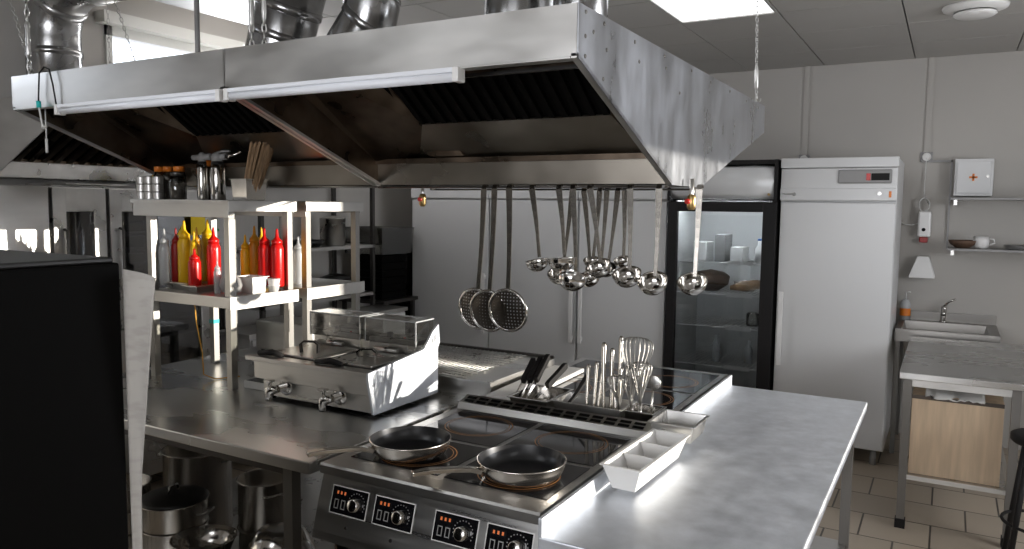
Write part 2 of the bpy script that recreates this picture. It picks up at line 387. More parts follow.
# light tubes
for t_, xa, xb in ((hA, -3.075, -2.14), (hB, -2.105, -1.19)):
    b = B().m('tube_white').box(xa, xb, 1.778, 1.812, 2.060, 2.074, .003)
    f = link('lamp_fitting', b, t_)
    link('lamp_tube', B().tube([(xa+.01, 1.795, 2.050), (xb-.01, 1.795, 2.050)], .014, 12), f, 'tube_white')
    link('end_cap', B().box(xa-.008, xa+.012, 1.776, 1.814, 2.034, 2.074, .003), f, 'white_plastic')
    link('end_cap', B().box(xb-.012, xb+.008, 1.776, 1.814, 2.034, 2.074, .003), f, 'white_plastic')
# cable loop over the left lip
b = B().m('matt_black').tube([(-3.070, 1.78, 2.07), (-3.080, 1.775, 2.15), (-3.100, 1.775, 2.21), (-3.135, 1.775, 2.222), (-3.170, 1.775, 2.2), (-3.180, 1.775, 2.12), (-3.175, 1.77, 2.08)], .0035, 6)
cb = solo('power_cable', b, 'thin dark cable looped over the left end of the hood lip', 'cable')
cb2 = link('connector', B().m('teal_tape').tube([(-3.175, 1.77, 2.09), (-3.172, 1.77, 2.065)], .009, 8).m('white_plastic').tube([(-3.172, 1.77, 2.065), (-3.155, 1.77, 2.0), (-3.145, 1.77, 1.985)], .005, 6, radii=[.004, .004, .009]), cb)
cb2['label'] = 'teal and white plug'
# ---------------------------------------------------------------- ducts
def duct(name, label, pts, r, mat_='duct_steel', flange=True, bands=()):
    t = thing(name, label, 'duct', pts[0])
    link('pipe', B().tube(pts, r, 28), t, mat_)
    P_ = [Vector(p) for p in pts]
    for (i, f) in bands:
        p = P_[i].lerp(P_[i+1], f); d = (P_[i+1]-P_[i]).normalized()
        link('clamp_band', B().tube([p-d*.02, p-d*.018, p+d*.018, p+d*.02], r, 28, radii=[r, r+.006, r+.006, r]), t, mat_)
    return t
duct('ventilation_duct', 'upright steel duct rising from the hood above the ladles, the wider one', [(-1.62, 2.9, 2.206), (-1.62, 2.9, 2.5), (-1.62, 2.9, 2.8)], .15, bands=((0, .25), (1, .3)))
duct('ventilation_duct', 'slim upright steel duct at the right end of the hood', [(-1.27, 2.75, 2.206), (-1.27, 2.75, 2.5), (-1.27, 2.75, 2.8)], .105, bands=((0, .3),))
duct('ventilation_duct', 'steel duct with an elbow, middle one above the hood', [(-2.66, 2.9, 2.27), (-2.63, 2.9, 2.34), (-2.47, 2.9, 2.52), (-2.43, 2.9, 2.565), (-2.415, 2.9, 2.62), (-2.415, 2.9, 2.8)], .130, bands=((1, .3), (2, .9), (4, .2)))
duct('ventilation_duct', 'thick slanting steel duct beside the pair of chains', [(-3.10, 2.9, 2.27), (-3.08, 2.9, 2.34), (-3.01, 2.9, 2.52), (-2.90, 2.9, 2.8)], .162, bands=((1, .5), (2, .1), (2, .55)))
# elbow duct at the far left over the ovens' hood
duct('ventilation_duct', 'large steel elbow duct at the far left by the window', [(-4.45, 2.58, 2.225), (-4.45, 2.58, 2.60), (-4.445, 2.58, 2.67), (-4.41, 2.58, 2.76), (-4.34, 2.58, 2.83), (-4.25, 2.58, 2.875), (-4.14, 2.58, 2.89), (-3.88, 2.58, 2.89)], .14, bands=((0, .8), (3, .5), (6, .3)))
# ---------------------------------------------------------------- chains
def chain(label, p0, p1, r=.0018, L=.03, turn=None, hook=False, group=None, cat='chain'):
    p0, p1 = Vector(p0), Vector(p1); d = p1-p0; n = max(2, int(d.length/(L*.78))); u = d.normalized()
    a = u.orthogonal().normalized(); c2 = u.cross(a); b = B().m('steel')
    for i in range(n):
        c = p0+d*((i+.5)/n); s_ = a if i % 2 else c2
        pts = [c+u*L*.5*math.sin(q)*1.0+s_*L*.22*math.cos(q) for q in [2*PI*k/8 for k in range(8)]]
        b.tube(pts, r, 5, closed=True)
    t = solo('chain', b, label, cat, tuple(p0), group=group)
    if turn:
        f0, f1 = turn; q0 = p0+d*f0; q1 = p0+d*f1
        ROOT[t.name] = p0.copy()
        link('turnbuckle', B().m('steel').tube([q0, q0.lerp(q1, .15), q0.lerp(q1, .85), q1], .005, 8, radii=[.003, .009, .009, .003]), t)
        e = p1; link('hook', B().m('steel').tube([e+Vector((0, 0, .0)), e+Vector((.008, 0, -.012)), e+Vector((.018, 0, -.008)), e+Vector((.02, 0, .006))], .003, 6), t)
    return t
chain('single chain holding up the right end of the hood', (-.835, 3.75, 2.8), (-.835, 3.83, 2.215), turn=(.72, .93))
chain('left chain of the pair by the slanting duct', (-2.165, 1.95, 2.8), (-2.165, 1.95, 2.21), .003, .035, turn=(.55, .85))
chain('right chain of the pair by the slanting duct', (-2.125, 1.97, 2.8), (-2.125, 1.97, 2.21), .003, .035, turn=(.5, .82))
chain('upright chain at the left end of the hood lip', (-3.375, 1.85, 2.8), (-3.375, 1.85, 2.21), .003, .035, turn=(.6, .88))
chain('slanting thin chain running down to the left end of the hood', (-3.78, 1.95, 2.8), (-3.40, 1.88, 2.215))
chain('slanting thin chain in front of the window', (-3.60, 2.35, 2.8), (-3.30, 2.33, 2.21))
chain('thin hanging chain right of the elbow duct', (-3.82, 2.50, 2.8), (-3.82, 2.50, 2.225), .0015)
solo('suspension_rod', B().m('grey_plastic').tube([(-3.14, 2.5, 2.8), (-3.14, 2.5, 2.205)], .012, 10), 'straight grey rod from ceiling to hood, in front of the window', 'rod')
solo('pull_cord', B().m('white_plastic').tube([(-3.36, 1.9, 2.1), (-3.36, 1.9, 1.93)], .003, 6).tube([(-3.36, 1.9, 1.96), (-3.36, 1.9, 1.90)], .006, 6), 'short white cord hanging below the left end of the hood', 'cord')
# gas valves under the gutter
for (x, lb, d_) in ((-1.975, 'small brass gas valve with red handle left of the skimmers', 1), (-.80, 'small brass gas valve with red knob under the hood corner', -1)):
    y = 2.7; t = thing('gas_valve', lb, 'valve', (x, y, 1.775))
    link('pipe', B().m('steel').tube([(x, y, 1.80), (x, y, 1.70)], .008, 10).m('brass').tube([(x, y, 1.745), (x, y, 1.735), (x, y, 1.70), (x, y, 1.69)], .016, 10, radii=[.010, .016, .016, .010]), t)
    link('handle', B().m('red_lamp').lathe([(.004, 0), (.010, .012), (.009, .020)], (x, y-.01, 1.72), (-.7*d_*-1 if d_ < 0 else .2, -1, 0), 10), t)['label'] = 'red handle'
# ---------------------------------------------------------------- hanging ladles and skimmers
def handle_mesh(L, w0=.024, w1=.013):
    n = 9; pts = []; ws = []
    for i in range(n+1):
        f = i/n; pts.append((0, .006*math.sin(f*PI), -f*L)); ws.append(w0+(w1-w0)*min(1, f*1.5))
    b = B().m('steel_handle').strip(pts, .01, .004, (1, 0, 0), ws)
    b.strip([(0, 0, 0), (0, .004, .012), (0, .014, .016), (0, .020, .006)], w0*.8, .003, (1, 0, 0))
    return b
def make_ladle(x, y, z, L, r, ang, face, label):
    t = thing('ladle', label, 'ladle', (0, 0, 0), 'ladles hanging from the hood gutter')
    link('handle', handle_mesh(L-r*.35), t)
    # bowl: hemispherical cup, tilted open side up and a bit to the viewer
    prof = []; n = 9
    for i in range(n+1): a = PI/2*i/n; prof.append((r*math.sin(a), -r*.98*math.cos(a)))
    prof += [(r*1.04, 0.001), (r*.97, .0015)]
    for i in range(n, -1, -1): a = PI/2*i/n; prof.append((r*.94*math.sin(a), -r*.92*math.cos(a)))
    b = B().m('steel_shiny').lathe(prof, (0, 0, 0), (0, 0, 1), 22)
    mt = Matrix.Translation((0, -r*.55, -L+.004)) @ Matrix.Rotation(math.radians(face), 4, 'X')
    b.xf(mt); link('bowl', b, t)
    t.location = (x, y, z); t.rotation_euler = (0, ang, 0); ROOT[t.name] = Vector((x, y, z)); return t
LZ = 1.762
lad = [(-1.363, -1.325, 2.55, 1.492, .036, 8, 'short ladle on its own, just right of the perforated skimmers'),
 (-1.251, -1.222, 2.55, 1.504, .042, -5, 'dark fronted ladle with a broad handle, second from the left of all ladles'),
 (-1.375, -1.415, 2.93, 1.414, .042, 28, 'ladle in the back row furthest left, mostly hidden'),
 (-1.195, -1.176, 2.55, 1.437, .043, -38, 'front ladle with a smooth dark round bowl in the middle cluster'),
 (-1.322, -1.282, 2.93, 1.409, .040, 25, 'ladle right behind the smooth dark front ladle'),
 (-1.127, -1.078, 2.55, 1.485, .038, 30, 'front ladle leaning to the right across the cluster'),
 (-1.251, -1.275, 2.93, 1.475, .027, 25, 'smallest ladle of the back row cluster'),
 (-1.224, -1.243, 2.94, 1.462, .032, 25, 'back row ladle half behind the right leaning one'),
 (-1.172, -1.208, 2.93, 1.449, .036, 25, 'back row ladle leaning to the left'),
 (-1.151, -1.148, 2.95, 1.481, .028, 25, 'small ladle hanging straight, last of the back row'),
 (-.975, -.969, 2.55, 1.462, .042, 28, 'round ladle hanging alone, third from the right'),
 (-.870, -.875, 2.55, 1.443, .043, 34, 'large shiny ladle, second from the right'),
 (-.762, -.768, 2.66, 1.439, .043, 32, 'shiny ladle at the far right, hung under the hood corner')]
for x, bx, y, bz, r, fc, lb in lad:
    L = math.hypot(LZ-bz, bx-x); ang = -math.atan2(bx-x, LZ-bz)
    make_ladle(x, y, LZ, L, r*1.2, ang, fc, lb)
def make_skimmer(x, bx, y, bz, r, label):
    t = thing('skimmer', label, 'skimmer', (0, 0, 0), 'perforated skimmers hanging from the hood')
    L = math.hypot(LZ-bz, bx-x)
    link('handle', handle_mesh(L-r+.004, .025, .017), t)
    prof = [(r*.80*(i/6), -.010*(1-(i/6)**2)) for i in range(7)]+[(r*.86, .001)]
    b = B().m('perforated_steel').lathe(prof, (0, 0, 0), (0, 1, 0), 32, (True, False))
    mtx = Matrix.Translation((0, -.004, -L)) @ Matrix.Rotation(math.radians(8), 4, 'X')
    b.xf(mtx); d = link('dish', b, t)
    b = B().m('steel_shiny').tube([(r*.92*math.cos(2*PI*i/28), .003, r*.92*math.sin(2*PI*i/28)) for i in range(28)], r*.075, 6, closed=True); b.xf(mtx)
    link('rim', b, t)
    t.location = (x, y, LZ); t.rotation_euler = (0, -math.atan2(bx-x, LZ-bz), 0); return t
make_skimmer(-1.570, -1.598, 2.545, 1.293, .086, 'leftmost of the three round perforated skimmers')
make_skimmer(-1.505, -1.526, 2.515, 1.293, .086, 'middle perforated skimmer, partly behind the right one')
make_skimmer(-1.424, -1.423, 2.485, 1.306, .086, 'rightmost perforated skimmer, in front of the other two')
solo('hanging_rail', B().m('steel_dark').tube([(-2.1, 2.556, 1.768), (-.84, 2.556, 1.768)], .004, 8).box(-2.08, -2.07, 2.55, 2.58, 1.764, 1.775).box(-.86, -.85, 2.55, 2.58, 1.764, 1.775), 'thin dark rail under the front of the gutter holding the ladles', 'rail')
solo('hanging_rail', B().m('steel_dark').tube([(-2.1, 2.937, 1.768), (-.84, 2.937, 1.768)], .004, 8).box(-2.08, -2.07, 2.90, 2.94, 1.764, 1.775).box(-.86, -.85, 2.90, 2.94, 1.764, 1.775), 'thin dark rail along the back of the gutter', 'rail')
# ---------------------------------------------------------------- left work table
LXA, LXB = -3.45, -1.742
t = thing('work_table', 'long polished steel work table carrying the shelf and the fryer', 'table', (-2.55, 2.6, 0))
b = B().m('steel_counter').box(LXA, LXB, 1.77, 3.45, .83, .87, .004)
link('worktop', b, t)
link('frame_rail', B().m('steel_dark').box(LXA+.095, -1.895, 1.805, 1.83, .795, .829).box(LXA+.095, -1.895, 3.37, 3.395, .795, .829).box(LXA+.055, LXA+.08, 1.845, 3.355, .795, .829), t)
for x in (LXA+.05, -1.89):
    for y in (1.80, 3.36): link('leg', B().m('leg_dark').box(x, x+.04, y, y+.04, 0.012, .83).m('matt_black').box(x-.002, x+.042, y-.002, y+.042, 0, .02), t)
link('lower_shelf', B().m('steel').box(LXA+.05, -1.9, 1.81, 3.40, .14, .165), t)
# ---------------------------------------------------------------- cookers
def ring_pts(cx, cy, z, r, n=40): return [(cx+r*math.cos(2*PI*i/n), cy+r*math.sin(2*PI*i/n), z) for i in range(n)]
def flat_ring(b, cx, cy, z, r, w_):
    n = 48; i_ = [b.bm.verts.new((cx+(r-w_)*math.cos(2*PI*k/n), cy+(r-w_)*math.sin(2*PI*k/n), z)) for k in range(n)]
    o_ = [b.bm.verts.new((cx+r*math.cos(2*PI*k/n), cy+r*math.sin(2*PI*k/n), z)) for k in range(n)]
    for k in range(n): b.face([i_[k], i_[(k+1) % n], o_[(k+1) % n], o_[k]])
CX0, CX1 = -1.655, -.885
def cooker(label, y0, y1, front, centres, xm, ym):
    t = thing('induction_cooker', label, 'cooker', ((CX0+CX1)/2, (y0+y1)/2, 0))
    dx0, dx1 = CX0, CX1
    body = B().m('steel_brushed').box(dx0+.02, dx1-.012, y0+.06, y1-.02, .1, .868)
    if front:
        # sloped control fascia and overhanging lip
        body.m('steel_brushed').prism([(dx0, 1.775, .865), (dx0, 1.745, .865), (dx0, 1.695, .70), (dx0, 1.69, .675), (dx0, 1.80, .675)], (dx1-dx0-.004, 0, 0))
        body.m('steel_brushed').prism([(dx0, 1.80, .899), (dx0, 1.735, .899), (dx0, 1.728, .893), (dx0, 1.728, .868), (dx0, 1.745, .862), (dx0, 1.80, .862)], (dx1-dx0-.004, 0, 0))
    link('body', body, t)
    top = B().m('steel_brushed').box(dx0, dx1-.004, y0+(.0805 if front else 0), y1, .868, .899)
    link('top_plate', top, t)
    g = .012
    cells = [(dx0+.045, xm-g, y0+(.10 if front else .06), ym-g), (xm+g, dx1-.03, y0+(.10 if front else .06), ym-g), (dx0+.045, xm-g, ym+g, y1-.05), (xm+g, dx1-.03, ym+g, y1-.05)]
    for (xa, xb, ya, yb), (cx, cy, r) in zip(cells, centres):
        gl = link('ceramic_glass', B().m('ceramic_glass').box(xa, xb, ya, yb, .895, .901), t)
        b = B().m('orange_ring'); flat_ring(b, cx, cy, .9014, r, .0035); flat_ring(b, cx, cy, .9014, r-.012, .002)
        link('cooking_ring', b, gl)['label'] = 'orange marked ring'
    if front:
        base = Vector((0, 1.745, .865)); sl = (Vector((0, 1.695, .70))-base).normalized()   # down the slope
        nrm = Vector((0, sl.z, -sl.y)).normalized()
        if nrm.y > 0: nrm = -nrm
        mtx0 = Matrix(((1, 0, 0), (0, sl.y, nrm.y), (0, sl.z, nrm.z)))
        def fp(x, d, h): return Vector((x, 0, 0))+base+sl*d+nrm*h
        for (xa, xb) in ((-1.605, -1.463), (-1.438, -1.292), (-1.222, -1.075), (-1.05, -.905)):
            b = B()
            def slab(mn, x0, x1, d0, d1, h0, h1):
                b.m(mn).prism([fp(x0, d0, h0), fp(x1, d0, h0), fp(x1, d1, h0), fp(x0, d1, h0)], nrm*(h1-h0))
            slab('white_plastic', xa, xb, .028, .112, .0005, .0015)
            slab('black_gloss', xa+.003, xb-.003, .031, .109, .001, .002)
            slab('display', xa+.014, xa+.062, .040, .056, .002, .0025)
            for k in range(3): slab('orange_digit', xa+.021+k*.014, xa+.027+k*.014, .0435, .0525, .0025, .003)
            for k in range(2):
                slab('grey_plastic', xa+.016+k*.026, xa+.032+k*.026, .068, .071, .002, .003); slab('grey_plastic', xa+.016+k*.026, xa+.032+k*.026, .093, .096, .002, .003)
                slab('grey_plastic', xa+.016+k*.026, xa+.0185+k*.026, .071, .093, .002, .003); slab('grey_plastic', xa+.0295+k*.026, xa+.032+k*.026, .071, .093, .002, .003)
            cx = xa+.100
            for q in range(14):
                a = PI*.85+q*(PI*1.3)/13; u, v = cx+.032*math.cos(a), .072+.032*math.sin(a)
                slab('grey_plastic', u-.0015, u+.0015, v-.0015, v+.0015, .002, .0026)
            pn = link('control_panel', b, t)
            link('knob', B().m('steel_shiny').lathe([(.021, 0), (.021, .004), (.019, .02), (.016, .022), (.001, .022)], fp(cx, .074, .002), nrm, 24), pn)['label'] = 'round chrome knob'
        for x in (-1.53, -1.36, -1.0): link('screw', B().m('steel_dark').lathe([(.006, 0), (.004, .003)], fp(x, .145, 0), nrm, 10), t)
        for xa, xb in ((CX0+.01, -1.275), (-1.265, CX1-.015)):
            link('door', B().m('brown_front').box(xa, xb, 1.78, 1.80, .12, .665), t)
        for x in (CX0+.04, CX1-.08):
            for y in (y0+.08, y1-.08): link('foot', B().m('steel_dark').lathe([(.02, 0), (.02, .1)], (x+.02, y, 0), (0, 0, 1), 12), t)
    else:
        for x in (CX0+.04, CX1-.08):
            for y in (y0+.08, y1-.08): link('foot', B().m('steel_dark').lathe([(.02, 0), (.02, .1)], (x+.02, y, 0), (0, 0, 1), 12), t)
    return t
XM, YM = -1.265, 2.125
cooker('front steel induction cooker with two frying pans and four control panels', 1.72, 2.52, True,
       [(-1.445, 1.955, .125), (-1.075, 1.955, .125), (-1.445, 2.32, .125), (-1.075, 2.32, .125)], XM, YM)
cooker('rear induction cooker behind the utensil containers', 2.74, 3.69, False,
       [(-1.445, 3.03, .125), (-1.075, 3.03, .125), (-1.445, 3.39, .125), (-1.075, 3.39, .125)], XM, 3.21)
# vent strip behind the front cooker
t = thing('exhaust_strip', 'raised steel vent strip with dark slots behind the front cooker', 'vent', (-1.2, 2.5, .9))
b = B().m('steel_brushed').prism([(-1.635, 2.462, .9), (-1.635, 2.462, .908), (-1.635, 2.478, .930), (-1.635, 2.535, .948), (-1.635, 2.545, .940), (-1.635, 2.545, .9)], (.775, 0, 0))
link('housing', b, t)
def vs(x, f): return Vector((x, 2.478+.057*f, .9303+.018*f))
for i in range(14):
    x = -1.618+i*.0535
    for k in (0, 1):
        f0 = .14+k*.40; b = B().m('black').prism([vs(x, f0), vs(x+.041, f0), vs(x+.041, f0+.25), vs(x, f0+.25)], (0, -.0003, .0012))
        link('slot', b, t)
# ---------------------------------------------------------------- right work table
TX0, TX1, TY0, TY1, TZ = -.878, -.272, 1.70, 3.685, .85
t = thing('work_table', 'scratched steel work table with upstand, right of the cookers', 'table', (-.57, 2.7, 0))
b = B().m('steel_worn').box(TX0, TX1, TY0, TY1, TZ-.04, TZ, .004)
link('worktop', b, t)
link('upstand', B().m('steel_worn').box(TX0, TX0+.012, TY0, TY1, TZ-.002, .90, .002), t)
link('frame_rail', B().m('steel_dark').box(TX0+.085, TX1-.085, TY0+.045, TY0+.07, .765, .809).box(TX0+.085, TX1-.085, TY1-.09, TY1-.065, .765, .809).box(TX1-.07, TX1-.045, TY0+.085, TY1-.105, .765, .809).box(TX0+.045, TX0+.07, TY0+.085, TY1-.105, .765, .809), t)
for x in (TX0+.04, TX1-.08):
    for y in (TY0+.04, TY1-.10): link('leg', B().m('leg_dark').box(x, x+.04, y, y+.04, .01, .81).m('matt_black').box(x-.002, x+.042, y-.002, y+.042, 0, .02), t)
link('lower_shelf', B().m('steel').box(TX0+.05, TX1-.05, TY0+.05, TY1-.06, .2, .22), t)
# ---------------------------------------------------------------- pans
def frypan(x, y, r, hdir, L, label):
    t = thing('frying_pan', label, 'pan', (x, y, .9015), 'steel frying pans on the front cooker')
    z = .9015
    b = B().m('pan_steel').lathe([(r*.74, 0), (r*.80, .003), (r*.90, .014), (r*.97, .035), (r*.985, .05), (r*1.01, .053), (r*.985, .054)], (x, y, z), (0, 0, 1), 48, (True, False))
    link('body', b, t)
    b = B().m('nonstick').lathe([(.001, .006), (r*.74, .006), (r*.85, .014), (r*.93, .034), (r*.985, .054)], (x, y, z), (0, 0, 1), 48, (True, False))
    link('coating', b, t)['label'] = 'black non-stick coating'
    h = Vector(hdir).normalized(); p = Vector((x, y, z)); sd_ = h.cross(Vector((0, 0, 1)))
    pts = [p+h*(r*.97)+Vector((0, 0, .030)), p+h*(r+.03)+Vector((0, 0, .040)), p+h*(r+.08)+Vector((0, 0, .045)), p+h*(r+L*.75)+Vector((0, 0, .050)), p+h*(r+L)+Vector((0, 0, .047))]
    b = B().m('steel_handle').strip(pts, .02, .014, sd_, [.036, .026, .024, .030, .022])
    hd = link('handle', b, t, bev=.003)
    link('hanging_hole', B().m('steel_dark').lathe([(.005, 0), (.005, .001)], pts[-1]-h*.02+Vector((0, 0, .0045)), (0, 0, 1), 12), hd)
    for s_ in (-1, 1): link('rivet', B().m('steel').lathe([(.004, 0), (.003, .003)], p+h*(r*.93)+sd_*.009*s_+Vector((0, 0, .036)), -h, 8), t)
frypan(-1.465, 1.938, .130, (-.52, -.85, 0), .20, 'left steel frying pan with black inside, handle pointing left')
frypan(-1.062, 1.945, .132, (-.62, -.78, 0), .20, 'right steel frying pan with black inside, handle pointing left')
# ---------------------------------------------------------------- white divided container and gastronorm pans
def open_tray(b, x0, x1, y0, y1, z0, z1, th=.003, taper=.008, rim=.008):
    """tapered rectangular pan with rolled rim, as a closed shell"""
    o = [(x0+taper, y0+taper, z0), (x1-taper, y0+taper, z0), (x1-taper, y1-taper, z0), (x0+taper, y1-taper, z0)]
    levels = [o, [(x0, y0, z1-.002), (x1, y0, z1-.002), (x1, y1, z1-.002), (x0, y1, z1-.002)],
              [(x0-rim, y0-rim, z1-.003), (x1+rim, y0-rim, z1-.003), (x1+rim, y1+rim, z1-.003), (x0-rim, y1+rim, z1-.003)],
              [(x0-rim, y0-rim, z1), (x1+rim, y0-rim, z1), (x1+rim, y1+rim, z1), (x0-rim, y1+rim, z1)],
              [(x0+th, y0+th, z1), (x1-th, y0+th, z1), (x1-th, y1-th, z1), (x0+th, y1-th, z1)],
              [(x0+taper+th, y0+taper+th, z0+th), (x1-taper-th, y0+taper+th, z0+th), (x1-taper-th, y1-taper-th, z0+th), (x0+taper+th, y1-taper-th, z0+th)]]
    prev = None
    for i, L in enumerate(levels):
        q = [b.bm.verts.new(p) for p in L]
        if prev:
            for k in range(4): b.face([prev[k], prev[(k+1) % 4], q[(k+1) % 4], q[k]])
        else: b.face(list(reversed(q)))
        prev = q
    b.face(prev); return b
t = thing('divided_container', 'white plastic container with three compartments on the right table', 'container', (-.775, 2.32, .86))
b = open_tray(B().m('white_plastic'), -.848, -.728, 2.065, 2.488, .864, .940, .004, .024, .006)
for y in (2.21, 2.345): b.prism([(-.840, y-.003, .935), (-.740, y-.003, .935), (-.762, y-.003, .872), (-.818, y-.003, .872)], (0, .006, 0))
link('compartments', b, t)
t.rotation_euler = (0, 0, math.radians(-2))
solo('steel_pan', open_tray(B().m('steel'), -.862, -.712, 2.505, 2.68, .9015, .962, .002, .01, .008), 'small empty steel food pan at the right end of the vent strip', 'food pan', (-.78, 2.63, .9015))
# trays between the two cookers
tr = thing('cooking_utensil_tray', 'long pale tray holding the black handled knives', 'tray', (-1.45, 2.8, .9))
link('tray_body', open_tray(B().m('steel_shiny'), -1.46, -1.30, 2.57, 2.80, .9, .955, .003, .01, .008), tr)
cb_ = solo('cutting_board', B().m('white_plastic').box(-.08, .08, -.34, .34, 0, .02, .006), 'cream cutting board lying between the cookers, left of the knives', 'cutting board')
cb_.location = (-1.555, 3.0, .9035); cb_.rotation_euler = (0, 0, math.radians(2))
solo('steel_pan', open_tray(B().m('steel'), -1.27, -1.0, 2.57, 2.72, .9, .965, .002, .01, .008), 'steel food pan holding the upright utensils', 'food pan', (-1.13, 2.65, .9))
solo('steel_pan', open_tray(B().m('steel_shiny'), -1.0, -.885, 2.60, 2.72, .9015, .96, .002, .01, .008), 'shallow steel pan under the whisks', 'food pan', (-.95, 2.66, .9))
# knives
def knife(p0, p1, label):
    p0, p1 = Vector(p0), Vector(p1); d = (p1-p0).normalized(); t = thing('knife', label, 'knife', tuple(p0), 'black handled knives in the tray')
    a = p0.lerp(p1, .45); sd_ = d.cross(Vector((0, 0, 1))).normalized(); up = sd_.cross(d)
    b = B().m('matt_black').strip([a, a.lerp(p1, .1), a.lerp(p1, .5), a.lerp(p1, .9), p1], .02, .020, up, [.024, .029, .026, .030, .024]); link('handle', b, t, bev=.003)
    q = a+d*.005; link('blade', B().m('steel_shiny').prism([q-up*.013, q+up*.013, p0.lerp(p1, .1)+up*.013, p0], sd_*.002), t)
for p1, p0, lb in (((-1.53, 2.90, 1.035), (-1.47, 2.62, .925), 'leftmost black handled knife in the tray'), ((-1.505, 2.92, 1.040), (-1.445, 2.62, .925), 'second black handled knife from the left'), ((-1.48, 2.94, 1.050), (-1.42, 2.62, .925), 'third black handled knife from the left'), ((-1.405, 2.96, 1.015), (-1.385, 2.60, .925), 'black handled knife leaning furthest right')):
    knife(p0, p1, lb)
# upright utensils
t = thing('spatula', 'black plastic spatula standing left of the steel handles', 'spatula', (-1.22, 2.62, .93))
link('handle', B().m('matt_black').strip([(-1.24, 2.61, .925), (-1.215, 2.66, .98), (-1.19, 2.71, 1.045)], .02, .01, (.8, -.5, 0), [.016, .02, .028]), t, bev=.003)
ut = [((-1.155, 2.62, .92), (-1.165, 2.66, 1.10), .008), ((-1.135, 2.64, .92), (-1.14, 2.68, 1.11), .007), ((-1.11, 2.62, .92), (-1.11, 2.66, 1.075), .006), ((-1.085, 2.62, .92), (-1.105, 2.66, 1.19), .0095), ((-1.06, 2.63, .92), (-1.075, 2.67, 1.17), .0085), ((-1.04, 2.66, .92), (-1.06, 2.72, 1.21), .0085), ((-1.03, 2.61, .92), (-1.055, 2.64, 1.08), .008)]
ul = ['thin short steel utensil handle furthest left', 'thin steel utensil handle second from left', 'short steel handle behind the thin pair', 'tallest thick steel utensil handle in front', 'steel utensil handle right of the tallest one', 'steel utensil handle rising furthest back', 'short steel handle at the front right']
for (a, c, r), lb in zip(ut, ul):
    a, c = Vector(a), Vector(c)
    solo('serving_utensil', B().m('steel_handle').tube([a, a.lerp(c, .1), a.lerp(c, .92), a.lerp(c, .97), c], r, 10, radii=[r*.5, r*.7, r, r, r*.6]), lb, 'utensil', tuple(a), group='steel handled utensils standing in the pan')
# whisks
def whisk(base, tip, r, n, label, hl=.35):
    base, tip = Vector(base), Vector(tip); d = tip-base; L = d.length; u = d.normalized(); a = u.orthogonal().normalized(); c2 = u.cross(a)
    t = thing('whisk', label, 'whisk', tuple(base), 'balloon whisks in the utensil pans')
    link('handle', B().m('steel_shiny').tube([base, base+u*L*hl*.5, base+u*L*hl], .007, 10, radii=[.006, .008, .006]), t)
    for k in range(n):
        q = PI*k/n; s_ = a*math.cos(q)+c2*math.sin(q); pts = []
        for i in range(21):
            f = i/20*2*PI-PI  # -pi..pi
            v = i/20; ang = PI*(v)  # 0..pi
            rad = r*math.sin(ang)**.0 if False else r*math.cos(PI*(v))
            # balloon outline: out and back
            tt = 1-abs(2*v-1); prof_r = r*math.sin(PI*min(1, tt*.98)**.75*.5)*1.0
            h = L*hl+(L*(1-hl))*(math.sin(tt*PI/2)**.8)
            rr = r*math.sin(PI*(tt**1.6)) if tt < 1 else 0
            rr = r*(math.sin(PI*tt**1.5)**.8) if 0 < tt < 1 else 0
            pts.append(base+u*h+s_*rr*(1 if v < .5 else -1))
        link('wire', B().m('steel_leg').tube(pts, .0015, 5), t)
whisk((-.985, 2.64, .93), (-.985, 2.70, 1.215), .06, 10, 'largest balloon whisk, behind the others', .12)
whisk((-.975, 2.62, .93), (-1.00, 2.66, 1.11), .04, 8, 'mid sized whisk in front of the largest', .15)
whisk((-.95, 2.64, .93), (-.96, 2.67, 1.13), .04, 8, 'whisk at the right of the bundle', .15)
whisk((-1.01, 2.60, .93), (-1.035, 2.62, 1.08), .035, 7, 'small whisk at the left of the bundle', .15)
t = thing('slotted_turner', 'small perforated steel turner head right of the whisks', 'turner', (-.915, 2.66, .93))
perforated('turner_mesh', (.5, .49, .47), 150, (0, 2), .26)
b = B().m('turner_mesh').lathe([(.001, 0), (.026, 0), (.028, .001)], (0, 0, 0), (0, 1, 0), 20, (True, True)); b.xf(Matrix.Translation((-.915, 2.68, 1.055))); link('head', b, t)
link('handle', B().m('steel_shiny').tube([(-.915, 2.66, .925), (-.915, 2.68, 1.03)], .004, 8), t)
# ---------------------------------------------------------------- neutral counter with wire grid behind the fryer
t = thing('neutral_counter_unit', 'low steel counter unit with a raised rim behind the fryer', 'counter unit', (-2.03, 3.1, .87))
link('body', B().m('steel_brushed').box(-2.44, -1.675, 2.78, 3.40, .8705, .935), t)
link('top', B().m('steel_counter').box(-2.44, -1.675, 2.775, 3.40, .935, .941), t)
link('rim', B().m('steel_dark').box(-2.44, -1.675, 3.385, 3.40, .941, .955).box(-2.44, -2.425, 2.78, 3.385, .941, .955), t)
b = B().m('steel')
for i in range(26): b.tube([(-2.42+i*.024, 2.80, .948), (-2.42+i*.024, 3.36, .948)], .0022, 5)
for i in range(13): b.tube([(-2.43, 2.80+i*.0467, .945), (-1.81, 2.80+i*.0467, .945)], .003, 6)
solo('wire_rack', b, 'flat wire cooling rack lying on the counter unit behind the fryer', 'wire rack', (-2.17, 3.08, .945))
